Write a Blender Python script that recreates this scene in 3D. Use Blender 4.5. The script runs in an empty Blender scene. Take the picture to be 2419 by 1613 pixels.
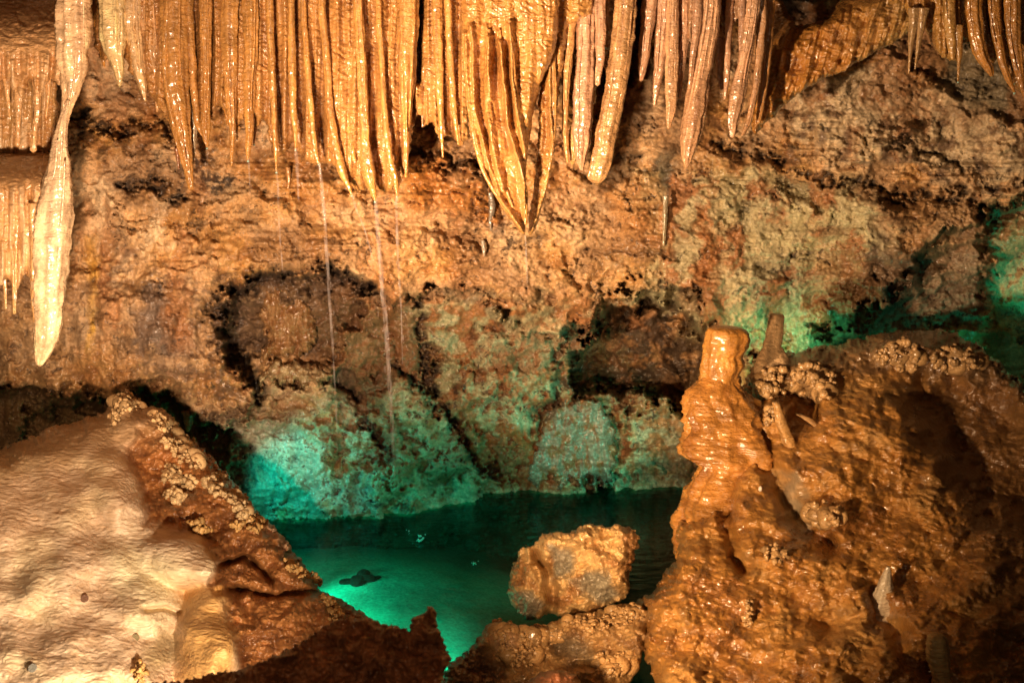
import bpy, math, random
import numpy as np
random.seed(7)
rng = np.random.default_rng(11)
f32 = np.float32

# ------------------------------------------------------------------ scene, camera
scn = bpy.context.scene
COL = scn.collection
scn.render.engine = 'CYCLES'
scn.cycles.use_denoising = True
try:
    scn.cycles.denoiser = 'OPENIMAGEDENOISE'
except Exception:
    pass
scn.cycles.max_bounces = 6
scn.cycles.transparent_max_bounces = 12
scn.cycles.caustics_reflective = False
scn.cycles.caustics_refractive = False
scn.cycles.sample_clamp_indirect = 4.0
scn.view_settings.view_transform = 'Standard'
scn.view_settings.look = 'None'
scn.view_settings.exposure = 0

IW, IH, LENS = 2419.0, 1613.0, 35.0
F = LENS / 36.0 * IW
PITCH = math.radians(13.0)
CAMZ = 2.4
cp, sp = math.cos(PITCH), math.sin(PITCH)
cd = bpy.data.cameras.new('camera')
cam = bpy.data.objects.new('camera', cd)
COL.objects.link(cam)
cam.location = (0, 0, CAMZ)
cam.rotation_euler = (math.pi / 2 - PITCH, 0, 0)
cd.lens = LENS
cd.sensor_width = 36
cd.clip_start = 0.05
cd.clip_end = 200
cd.dof.use_dof = True
cd.dof.focus_distance = 5.0
cd.dof.aperture_fstop = 6.3
scn.camera = cam

world = bpy.data.worlds.new('World')
scn.world = world
world.use_nodes = True
bg = world.node_tree.nodes['Background']
bg.inputs[0].default_value = (1.0, 0.62, 0.35, 1)
bg.inputs[1].default_value = 0.012

# ------------------------------------------------------------------ maths
def at(u, v, Y):
    """the world point on the plane y = Y whose picture is the photo's pixel (u, v)"""
    u = np.asarray(u, dtype=np.float64); v = np.asarray(v, dtype=np.float64); Y = np.asarray(Y, dtype=np.float64)
    x = (u - IW / 2) / F
    y = -(v - IH / 2) / F
    dy = cp + sp * y
    dz = -sp + cp * y
    t = Y / dy
    return np.stack([x * t, Y + 0 * t, CAMZ + dz * t], -1)

def depth(v, Y):
    y = -(v - IH / 2) / F
    return Y / (cp + sp * y)

def y_on_plane(v, z):
    y = -(np.asarray(v, dtype=np.float64) - IH / 2) / F
    return (z - CAMZ) * (cp + sp * y) / (-sp + cp * y)

_ang = rng.uniform(0, 2 * np.pi, 256)
G2 = np.stack([np.cos(_ang), np.sin(_ang)], -1).astype(f32)
_g = rng.normal(size=(256, 3)); _g /= np.linalg.norm(_g, axis=1, keepdims=True)
G3 = _g.astype(f32)

def _hash(*k):
    h = np.zeros(k[0].shape, np.uint32)
    for a, m in zip(k, (374761393, 668265263, 2147483647 - 58, 1442695041)):
        h = h + (a.astype(np.int64) & 0xffffffff).astype(np.uint32) * np.uint32(m)
    h = (h ^ (h >> np.uint32(13))) * np.uint32(1274126177)
    return h ^ (h >> np.uint32(16))

def n2(x, y, seed=0):
    x = np.asarray(x, f32); y = np.asarray(y, f32)
    xi = np.floor(x); yi = np.floor(y)
    xf = x - xi; yf = y - yi
    xi = xi.astype(np.int32); yi = yi.astype(np.int32)
    su = xf * xf * xf * (xf * (xf * 6 - 15) + 10); sv = yf * yf * yf * (yf * (yf * 6 - 15) + 10)
    s = np.full(xi.shape, seed, np.int32)
    def g(i, j):
        k = _hash(xi + i, yi + j, s) & np.uint32(255)
        gg = G2[k]
        return gg[..., 0] * (xf - i) + gg[..., 1] * (yf - j)
    a = g(0, 0); b = g(1, 0); c = g(0, 1); d = g(1, 1)
    return ((a + su * (b - a)) * (1 - sv) + (c + su * (d - c)) * sv) * 1.5

def n3(p, seed=0):
    p = np.asarray(p, f32)
    pi = np.floor(p); pf = p - pi; pi = pi.astype(np.int32)
    w = pf * pf * pf * (pf * (pf * 6 - 15) + 10)
    s = np.full(pi.shape[:-1], seed, np.int32)
    def g(i, j, k):
        gg = G3[_hash(pi[..., 0] + i, pi[..., 1] + j, pi[..., 2] + k, s) & np.uint32(255)]
        return gg[..., 0] * (pf[..., 0] - i) + gg[..., 1] * (pf[..., 1] - j) + gg[..., 2] * (pf[..., 2] - k)
    def lx(j, k):
        a = g(0, j, k); return a + w[..., 0] * (g(1, j, k) - a)
    def ly(k):
        a = lx(0, k); return a + w[..., 1] * (lx(1, k) - a)
    a = ly(0)
    return (a + w[..., 2] * (ly(1) - a)) * 1.5

def fb2(x, y, o=4, seed=0, gain=0.5):
    r = 0; a = 1.0
    for i in range(o):
        r = r + a * n2(x * 2.03 ** i, y * 2.03 ** i, seed + i * 17); a *= gain
    return r

def fb3(p, o=4, seed=0, gain=0.5):
    r = 0; a = 1.0
    for i in range(o):
        r = r + a * n3(p * f32(2.03 ** i), seed + i * 17); a *= gain
    return r

def worley(x, y, seed=0, jit=0.9):
    x = np.asarray(x, f32); y = np.asarray(y, f32)
    xi = np.floor(x).astype(np.int32); yi = np.floor(y).astype(np.int32)
    f1 = np.full(x.shape, 9, f32); f2 = f1.copy()
    s = np.full(x.shape, seed, np.int32)
    for i in (-1, 0, 1):
        for j in (-1, 0, 1):
            h = _hash(xi + i, yi + j, s)
            px = (h & np.uint32(0xffff)).astype(f32) / 65536; py = (h >> np.uint32(16)).astype(f32) / 65536
            d = (xi + i + 0.5 + (px - .5) * jit - x) ** 2 + (yi + j + 0.5 + (py - .5) * jit - y) ** 2
            f2 = np.minimum(f2, np.maximum(f1, d)); f1 = np.minimum(f1, d)
    return np.sqrt(f1), np.sqrt(f2)

def sst(a, b, x):
    t = np.clip((x - a) / (b - a), 0, 1)
    return t * t * (3 - 2 * t)

def sdf(U, V, poly):
    """signed distance to a polygon, positive inside"""
    P = np.asarray(poly, f32)
    Q = np.roll(P, -1, 0)
    d = np.full(U.shape, 1e12, f32); ins = np.zeros(U.shape, bool)
    for (ax, ay), (bx, by) in zip(P, Q):
        ex, ey = bx - ax, by - ay
        wx, wy = U - ax, V - ay
        t = np.clip((wx * ex + wy * ey) / max(ex * ex + ey * ey, 1e-9), 0, 1)
        d = np.minimum(d, (wx - ex * t) ** 2 + (wy - ey * t) ** 2)
        if ay != by:
            c = ((ay <= V) & (V < by)) | ((by <= V) & (V < ay))
            ins ^= c & (U < ax + (V - ay) / (by - ay) * ex)
    d = np.sqrt(d)
    return np.where(ins, d, -d)

def pdist(U, V, pts):
    d = np.full(U.shape, 1e12, f32)
    for (ax, ay), (bx, by) in zip(pts[:-1], pts[1:]):
        ex, ey = bx - ax, by - ay
        wx, wy = U - ax, V - ay
        t = np.clip((wx * ex + wy * ey) / max(ex * ex + ey * ey, 1e-9), 0, 1)
        d = np.minimum(d, (wx - ex * t) ** 2 + (wy - ey * t) ** 2)
    return np.sqrt(d)

class Field:
    """masks over a grid of the rock face, evaluated only near each shape"""
    def __init__(s, U, V, WU, WV):
        s.U, s.V, s.WU, s.WV = U, V, WU, WV
        s.u0, s.v0 = U[0, 0], V[0, 0]
        s.du = U[0, 1] - U[0, 0]; s.dv = V[1, 0] - V[0, 0]
        s.K = 0.6 + 4.5 * norm01(fb2(U / 85, V / 70, 3, 19), -.45, .6) ** 2      # edges sharp here, worn soft there
    def _box(s, pts, m):
        P = np.asarray(pts, float)
        a = [int((P[:, 0].min() - m - s.u0) / s.du), int((P[:, 0].max() + m - s.u0) / s.du) + 1,
             int((P[:, 1].min() - m - s.v0) / s.dv), int((P[:, 1].max() + m - s.v0) / s.dv) + 1]
        h, w = s.U.shape
        return slice(max(a[2], 0), min(max(a[3], 0), h)), slice(max(a[0], 0), min(max(a[1], 0), w))
    def reg(s, poly, soft=10, warp=1.0):
        warp = warp * 1.35
        out = np.zeros(s.U.shape, f32)
        b = s._box(poly, soft * 3 + 70 * warp)
        if out[b].size:
            k = np.minimum(soft * s.K[b], np.maximum(soft, 45))
            out[b] = sst(-k, k, sdf(s.U[b] + s.WU[b] * warp, s.V[b] + s.WV[b] * warp, poly))
        return out
    def line(s, pts, w=6, warp=0.6):
        out = np.zeros(s.U.shape, f32)
        b = s._box(pts, 3 * w + 60 * warp)
        if out[b].size:
            out[b] = np.exp(-(pdist(s.U[b] + s.WU[b] * warp, s.V[b] + s.WV[b] * warp, pts) / w) ** 2)
        return out
    def blob(s, cu, cv, ru, rv):
        return np.exp(-((s.U - cu) / ru) ** 2 - ((s.V - cv) / rv) ** 2).astype(f32)

def mixc(col, c, m):
    m = np.clip(m, 0, 1)[..., None]
    return col * (1 - m) + np.asarray(c, f32) * m

def norm01(n, lo=-0.7, hi=0.7):
    return np.clip((n - lo) / (hi - lo), 0, 1)

# ------------------------------------------------------------------ materials
def new_mat(name):
    m = bpy.data.materials.new(name); m.use_nodes = True
    nt = m.node_tree
    return m, nt, nt.nodes, nt.links, nt.nodes['Principled BSDF']

def rock_mat(name, bumps, wet=(0.28, 0.8), spec=0.5, var=0.35, ripple=None, spk=0.0, sss=0.0):
    """Col attribute (rgb = mineral colour, alpha = wetness), fine procedural mottling and fine relief"""
    m, nt, N, L, b = new_mat(name)
    at_ = N.new('ShaderNodeAttribute'); at_.attribute_name = 'Col'
    geo = N.new('ShaderNodeNewGeometry')
    nz = N.new('ShaderNodeTexNoise'); nz.inputs['Scale'].default_value = 55; nz.inputs['Detail'].default_value = 5; nz.inputs['Roughness'].default_value = 0.65
    L.new(geo.outputs['Position'], nz.inputs['Vector'])
    mr = N.new('ShaderNodeMapRange'); mr.inputs[1].default_value = 0.28; mr.inputs[2].default_value = 0.72
    mr.inputs[3].default_value = 1 - var; mr.inputs[4].default_value = 1 + var
    L.new(nz.outputs['Fac'], mr.inputs[0])
    mx = N.new('ShaderNodeVectorMath'); mx.operation = 'SCALE'
    L.new(at_.outputs['Color'], mx.inputs[0]); L.new(mr.outputs[0], mx.inputs['Scale'])
    L.new(mx.outputs[0], b.inputs['Base Color'])
    rr = N.new('ShaderNodeMapRange'); rr.inputs[3].default_value = wet[1]; rr.inputs[4].default_value = wet[0]
    L.new(at_.outputs['Alpha'], rr.inputs[0])
    ad = N.new('ShaderNodeMath'); ad.operation = 'MULTIPLY_ADD'; ad.inputs[1].default_value = 0.25; ad.use_clamp = True
    n9 = N.new('ShaderNodeTexNoise'); n9.inputs['Scale'].default_value = 24; n9.inputs['Detail'].default_value = 3
    L.new(geo.outputs['Position'], n9.inputs['Vector'])
    sb = N.new('ShaderNodeMath'); sb.operation = 'SUBTRACT'; sb.inputs[1].default_value = 0.5
    L.new(n9.outputs['Fac'], sb.inputs[0]); L.new(sb.outputs[0], ad.inputs[0]); L.new(rr.outputs[0], ad.inputs[2])
    L.new(ad.outputs[0], b.inputs['Roughness'])
    b.inputs['Specular IOR Level'].default_value = spec
    if sss:
        b.inputs['Subsurface Weight'].default_value = sss
        b.inputs['Subsurface Radius'].default_value = (0.02, 0.008, 0.003)
        b.inputs['Subsurface Scale'].default_value = 0.5
    prev = None
    for sc_, dist, stretch, det in bumps:
        mp = N.new('ShaderNodeMapping'); mp.inputs['Scale'].default_value = stretch
        L.new(geo.outputs['Position'], mp.inputs['Vector'])
        t = N.new('ShaderNodeTexNoise'); t.inputs['Scale'].default_value = sc_; t.inputs['Detail'].default_value = det; t.inputs['Roughness'].default_value = 0.6
        L.new(mp.outputs[0], t.inputs['Vector'])
        bp = N.new('ShaderNodeBump'); bp.inputs['Strength'].default_value = 1.0; bp.inputs['Distance'].default_value = dist
        L.new(t.outputs['Fac'], bp.inputs['Height'])
        if prev: L.new(prev.outputs[0], bp.inputs['Normal'])
        prev = bp
    L.new(prev.outputs[0], b.inputs['Normal'])
    if spk:      # a film of running water over the rock
        b.inputs['Coat Weight'].default_value = spk; b.inputs['Coat Roughness'].default_value = 0.2
        b.inputs['Coat IOR'].default_value = 1.65
        t = N.new('ShaderNodeTexNoise'); t.inputs['Scale'].default_value = 36; t.inputs['Detail'].default_value = 0.6
        L.new(geo.outputs['Position'], t.inputs['Vector'])
        bp = N.new('ShaderNodeBump'); bp.inputs['Strength'].default_value = 1.0; bp.inputs['Distance'].default_value = 0.009
        L.new(t.outputs['Fac'], bp.inputs['Height'])
        L.new(bp.outputs[0], b.inputs['Coat Normal'])
        wm = N.new('ShaderNodeMath'); wm.operation = 'MULTIPLY'; wm.inputs[1].default_value = spk
        L.new(at_.outputs['Alpha'], wm.inputs[0]); L.new(wm.outputs[0], b.inputs['Coat Weight'])
    return m

M = {}
M['wall'] = rock_mat('wall_rock', [(30, 0.0045, (1, 1, 1.3), 5), (140, 0.002, (1, 1, 1), 3)], wet=(0.3, 0.85), spec=0.4, var=0.42, spk=.5)
M['flow'] = rock_mat('wet_flowstone', [(30, 0.010, (0.8, 0.8, 2.4), 3), (95, 0.006, (1, 1, 1.6), 3)], wet=(0.22, 0.6), spec=0.5, var=0.22, spk=.9)
M['drape'] = rock_mat('wet_dripstone', [(34, 0.010, (0.9, 0.9, 2.2), 3), (110, 0.005, (1, 1, 1.5), 3)], wet=(0.22, 0.6), spec=0.5, var=0.25, spk=.9)
M['pale'] = rock_mat('pale_flowstone', [(1, 0.009, (22, 40, 95), 1.5), (120, 0.002, (1, 1, 1.5), 2)], wet=(0.3, 0.6), spec=0.4, var=0.10, spk=.35)
m2, nt2, N2, L2, b2 = new_mat('splash_water')
b2.inputs['Base Color'].default_value = (0.55, 0.95, 0.85, 1); b2.inputs['Roughness'].default_value = .08; b2.inputs['Transmission Weight'].default_value = .4; b2.inputs['IOR'].default_value = 1.33
M['trickle2'] = m2
M['coral'] = rock_mat('popcorn_calcite', [(150, 0.004, (1, 1, 1), 3)], wet=(0.25, 0.6), spec=0.5, var=0.2)
M['knobby'] = rock_mat('knobbly_calcite', [(60, 0.010, (1, 1, 1), 4), (170, 0.004, (1, 1, 1), 3)], wet=(0.2, 0.6), spec=0.5, var=0.3, spk=.8)

# ------------------------------------------------------------------ mesh makers
def tag(o, label=None, cat=None, group=None, kind=None):
    if label: o['label'] = label
    if cat: o['category'] = cat
    if group: o['group'] = group
    if kind: o['kind'] = kind
    return o

def link_mesh(name, verts, faces, col, mat, parent=None, smooth=True):
    """verts (N,3); faces list of arrays (n,3) / (n,4); col (N,4)"""
    verts = np.asarray(verts, np.float64)
    if parent is None:
        org = np.array([verts[:, 0].mean(), verts[:, 1].mean(), verts[:, 2].min()])
    else:
        org = np.array(parent.location)
    v = verts - org
    me = bpy.data.meshes.new(name)
    me.vertices.add(len(v)); me.vertices.foreach_set('co', v.astype(f32).ravel())
    loops = np.concatenate([f.ravel() for f in faces]).astype(np.int32)
    sizes = np.concatenate([np.full(len(f), f.shape[1], np.int32) for f in faces])
    me.loops.add(len(loops)); me.loops.foreach_set('vertex_index', loops)
    me.polygons.add(len(sizes))
    me.polygons.foreach_set('loop_start', (np.cumsum(sizes) - sizes).astype(np.int32))
    try:
        me.polygons.foreach_set('loop_total', sizes)
    except Exception:
        pass
    me.update(calc_edges=True)
    me.polygons.foreach_set('use_smooth', np.full(len(sizes), smooth, bool))
    if col is not None:
        ca = me.color_attributes.new('Col', 'FLOAT_COLOR', 'POINT')
        ca.data.foreach_set('color', np.asarray(col, f32).ravel())
    me.materials.append(mat)
    o = bpy.data.objects.new(name, me)
    COL.objects.link(o)
    if parent is None:
        o.location = org
    else:
        o.parent = parent
    return o

def grid_faces(keep):
    h, w = keep.shape
    idx = -np.ones(keep.shape, np.int64); idx[keep] = np.arange(keep.sum())
    a, b, c, d = idx[:-1, :-1], idx[1:, :-1], idx[1:, 1:], idx[:-1, 1:]
    ok = (a >= 0) & (b >= 0) & (c >= 0) & (d >= 0)
    return np.stack([a[ok], b[ok], c[ok], d[ok]], -1)

def boundary(faces):
    e = np.concatenate([faces[:, [i, (i + 1) % 4]] for i in range(4)])
    s = np.sort(e, 1)
    key = s[:, 0] * (faces.max() + 1) + s[:, 1]
    _, inv, cnt = np.unique(key, return_inverse=True, return_counts=True)
    return e[cnt[inv] == 1]

class Patch: pass

def patch(name, poly, yf, mat, step=3.0, R=30, er=0.12, back=0.3, edge=(14, 6), seed=1, bounds=None, parent=None, relief=None, close=False):
    """A rock formation: its outline, a front surface y = yf(U,V,d,field) -> (Y, col), edges rolled back by er over R px, a rim going back."""
    P = np.asarray(poly, float)
    m = 20
    if bounds is None:
        bounds = (P[:, 0].min() - m, P[:, 0].max() + m, P[:, 1].min() - m, P[:, 1].max() + m)
    u = np.arange(bounds[0], bounds[1], step); v = np.arange(bounds[2], bounds[3], step)
    U, V = np.meshgrid(u, v); U = U.astype(f32); V = V.astype(f32)
    d = sdf(U, V, poly)
    d = d + fb2(U / 70, V / 70, 3, seed) * edge[0] + fb2(U / 16, V / 16, 3, seed + 5) * edge[1]
    gv, gu = np.gradient(d, step)
    gl = np.maximum(np.sqrt(gu ** 2 + gv ** 2), 0.3)
    keep = d > -step * 0.9
    sn = keep & (d < step * 0.9)
    mv = np.where(sn, np.clip(d / gl, -step, step), 0)
    U = U - mv * gu / gl; V = V - mv * gv / gl
    WU = fb2(U / 90, V / 90, 3, seed + 31) * 22; WV = fb2(U / 90, V / 90, 3, seed + 47) * 22
    fld = Field(U, V, WU, WV); fld.K = np.ones(U.shape, f32)
    Y, col = yf(U, V, d, fld)
    t = np.clip(d / R, 0, 1)
    Y = Y + er * (1 - np.sqrt(np.clip(1 - (1 - t) ** 2, 0, 1)))
    pts = at(U, V, Y)
    if relief is not None:
        pts = at(U, V, Y - relief(pts, U, V, d) * np.clip(d / 12, 0.15, 1))
    faces = grid_faces(keep)
    used = np.unique(faces)
    vv = pts[keep]; cc = col[keep]
    remap = -np.ones(len(vv), np.int64); remap[used] = np.arange(len(used))
    faces = remap[faces]; vv = vv[used]; cc = cc[used]
    be = boundary(faces)
    bi = np.unique(be)
    new = -np.ones(len(vv), np.int64); new[bi] = len(vv) + np.arange(len(bi))
    ctr = vv.mean(0)
    ray = vv[bi] - np.array([0, 0, CAMZ])
    ray /= np.linalg.norm(ray, axis=1, keepdims=True)
    vb = vv[bi] + ray * back
    nb = len(vv)
    allv = np.concatenate([vv, vb]); allc = np.concatenate([cc, cc[bi] * np.array([.7, .7, .7, 1], f32)])
    sk = np.stack([be[:, 1], be[:, 0], new[be[:, 0]], new[be[:, 1]]], -1)
    fl = [faces, sk]
    if close:   # a back surface over the rim, so the piece is solid
        t2 = np.clip(d[keep][used] / R, 0, 1)
        ray2 = vv - np.array([0, 0, CAMZ]); ray2 /= np.linalg.norm(ray2, axis=1, keepdims=True)
        vback = vv + ray2 * (back + close * np.sqrt(np.clip(1 - (1 - t2) ** 2, 0, 1)))[:, None]
        inner = np.ones(len(vv), bool); inner[bi] = False
        nm = new.copy(); nm[inner] = len(allv) + np.arange(inner.sum())
        allv = np.concatenate([allv, vback[inner]]); allc = np.concatenate([allc, cc[inner]])
        fl.append(nm[faces][:, ::-1])
    o = link_mesh(name, allv, fl, allc, mat, parent)
    r = Patch(); r.o = o; r.U0 = bounds[0]; r.V0 = bounds[2]; r.step = step
    Yp = pts[..., 1]; r.Y = Yp; r.keep = keep
    def samp(uu, vv_):
        i = int(round((vv_ - r.V0) / step)); j = int(round((uu - r.U0) / step))
        i = min(max(i, 0), Yp.shape[0] - 1); j = min(max(j, 0), Yp.shape[1] - 1)
        return float(Yp[i, j])
    r.samp = samp
    return r

def rgba(col, wet):
    w = np.broadcast_to(np.asarray(wet, f32), col.shape[:-1])
    return np.concatenate([np.clip(col, 0.004, 0.9), w[..., None]], -1).astype(f32)

def smooth_poly(pts, n):
    """Catmull-Rom through (u,v,w) rows, resampled to n rows by length"""
    P = np.asarray(pts, float)
    if len(P) > 2:
        Q = np.vstack([2 * P[0] - P[1], P, 2 * P[-1] - P[-2]])
        out = []
        for i in range(len(P) - 1):
            p0, p1, p2, p3 = Q[i:i + 4]
            t = np.linspace(0, 1, 24, endpoint=False)[:, None]
            out.append(0.5 * ((2 * p1) + (-p0 + p2) * t + (2 * p0 - 5 * p1 + 4 * p2 - p3) * t ** 2 + (-p0 + 3 * p1 - 3 * p2 + p3) * t ** 3))
        P = np.vstack(out + [P[-1:]])
    L = np.concatenate([[0], np.cumsum(np.linalg.norm(np.diff(P[:, :2], axis=0), axis=1))])
    s = np.linspace(0, L[-1], n)
    return np.stack([np.interp(s, L, P[:, k]) for k in range(P.shape[1])], -1), s

def tube(name, pts, Y, mat, colour, seed=0, M_=26, flat=0.85, rough=0.10, flute=0.10, nflute=5, step=3.2, rip=0.05, tip=(1.15, 1.1, 1.0), wet=0.9, parent=None, Yend=None, capround=True):
    """a dripstone body along pixel points (u, v, width), top first"""
    P = np.asarray(pts, float)
    ln = np.linalg.norm(np.diff(P[:, :2], axis=0), axis=1).sum()
    n = max(int(ln / step), 8)
    C, s = smooth_poly(P, n)
    th = np.linspace(0, 2 * np.pi, M_, endpoint=False)
    S, TH = np.meshgrid(s, th, indexing='ij')
    Yc = np.full(n, Y, float) if Yend is None else np.linspace(Y, Yend, n)
    rad = np.maximum(C[:, 2], 1.5) / 2
    w = rad[:, None] * np.ones_like(TH)
    cx, sx = np.cos(TH), np.sin(TH)
    lw_ = 45 if M_ < 60 else 52
    mod = 1 + rough * fb3(np.stack([cx * (0.9 if M_ < 60 else 1.9), sx * (0.9 if M_ < 60 else 1.9), S / lw_], -1), 3, seed)
    mod += flute * n3(np.stack([cx * nflute / 2.5, sx * nflute / 2.5, S / 260], -1), seed + 9)
    mod += rip * fb3(np.stack([cx * 1.1 + S / 70, sx * 1.1, S / 9], -1), 2, seed + 21)
    r = w * mod
    wob = fb2(s / 60, 0 * s + seed * 3.7, 3, seed) * np.minimum(rad, 12) * 0.16
    sc = depth(C[:, 1], Yc) / F
    ctr = at(C[:, 0] + wob, C[:, 1], Yc)
    V3 = ctr[:, None, :] + np.stack([cx * r * sc[:, None], -sx * r * sc[:, None] * flat, 0 * r], -1)
    verts = V3.reshape(-1, 3)
    i = np.arange(n - 1)[:, None] * M_; j = np.arange(M_)[None]; k = (j + 1) % M_
    q = np.stack([(i + k), (i + j), (i + M_ + j), (i + M_ + k)], -1).reshape(-1, 4)
    endv = ctr[-1] + np.array([0, 0, -1]) * rad[-1] * sc[-1] * (0.8 if capround else 0.1)
    topv = ctr[0] + np.array([0, 0, 1]) * rad[0] * sc[0] * 0.05
    ne = len(verts); verts = np.vstack([verts, endv, topv])
    jj = np.arange(M_); kk = (jj + 1) % M_
    b0 = (n - 1) * M_
    t1 = np.stack([b0 + kk, b0 + jj, np.full(M_, ne)], -1)
    t2 = np.stack([jj, kk, np.full(M_, ne + 1)], -1)
    c = np.asarray(colour, f32)
    base = np.ones((n, M_, 3), f32) * c
    nn = fb3(np.stack([cx * 1.2, sx * 1.2, S / 55], -1), 4, seed + 3)
    base = base * (1 + 0.5 * nn[..., None])
    st = n3(np.stack([cx * 2.2, sx * 2.2, S / 330], -1), seed + 5)
    base = mixc(base, c * np.array([0.5, 0.42, 0.4], f32), np.clip(-st * 1.6 - 0.1, 0, 0.75))
    tf = (np.linspace(0, 1, n) ** 4)[:, None]
    base = base * (1 + (np.asarray(tip, f32) - 1) * tf[..., None])
    cc = base.reshape(-1, 3); cc = np.vstack([cc, cc[-1:], cc[:1]])
    return link_mesh(name, verts, [q, t1, t2], rgba(cc, wet), mat, parent)

# icosphere template for nodules
def _ico():
    import bmesh
    bm = bmesh.new(); bmesh.ops.create_icosphere(bm, subdivisions=2, radius=1)
    v = np.array([x.co[:] for x in bm.verts]); f = np.array([[q.index for q in p.verts] for p in bm.faces]); bm.free()
    return v, f
ICV, ICF = _ico()

def nodules(name, centres, radii, colour, mat, parent=None, seed=0, vary=0.3, wet=0.6):
    V_, F_, C_ = [], [], []
    r_ = np.random.default_rng(seed)
    for k, (c, r) in enumerate(zip(centres, radii)):
        s = r * (1 + 0.25 * r_.uniform(-1, 1, 3))
        dsp = 1 + 0.16 * n3(ICV * 1.5 + r_.uniform(0, 50, 3), 3)[:, None]
        V_.append(ICV * s * dsp * (np.array([1, 1, .55]) if name == 'submerged_rock' else 1) + c); F_.append(ICF + k * len(ICV))
        cc = np.asarray(colour) * (1 + vary * r_.uniform(-1, 1))
        shade = 0.72 + 0.28 * np.clip(ICV[:, 2:3] * 0.5 - ICV[:, 1:2] * 0.6 + 0.5, 0, 1)   # shading painted in: top and front lighter, underside darker
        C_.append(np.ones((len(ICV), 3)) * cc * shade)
    return link_mesh(name, np.vstack(V_), [np.vstack(F_)], rgba(np.vstack(C_).astype(f32), wet), mat, parent)

# mineral colours (linear)
TAN = (0.60, 0.39, 0.20); OCHRE = (0.52, 0.27, 0.065); RUST = (0.27, 0.095, 0.028); DARK = (0.035, 0.024, 0.018)
CREAM = (0.66, 0.52, 0.33); GREENP = (0.40, 0.40, 0.24); BROWN = (0.20, 0.105, 0.045); GREYB = (0.12, 0.09, 0.075)
HONEY = (0.53, 0.28, 0.08); PINK = (0.55, 0.33, 0.20); GREY = (0.33, 0.27, 0.20)

# ------------------------------------------------------------------ the back wall
_us = [-700, -400, 520, 620, 760, 900, 1000, 1100, 1250, 1450, 1640, 1900, 2400, 3000]
_vs = [1245, 1242, 1240, 1228, 1225, 1205, 1195, 1182, 1165, 1150, 1142, 1140, 1140, 1140]
BROW = [(-900, -400), (3200, -400), (3200, 430), (2330, 470), (2250, 560), (2150, 600), (2080, 700), (2000, 770), (1890, 825), (1800, 850),
        (1740, 800), (1690, 770), (1640, 720), (1600, 690), (1555, 665), (1490, 700), (1430, 705), (1370, 760), (1330, 800), (1305, 838), (1275, 810), (1225, 775),
        (1150, 722), (1050, 690), (960, 700), (880, 700), (830, 650), (760, 628), (640, 648), (545, 690), (510, 740), (545, 850),
        (585, 950), (560, 1010), (525, 1000), (480, 985), (440, 985), (400, 955), (330, 945), (250, 925), (130, 915), (0, 925), (-900, 930)]

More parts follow.
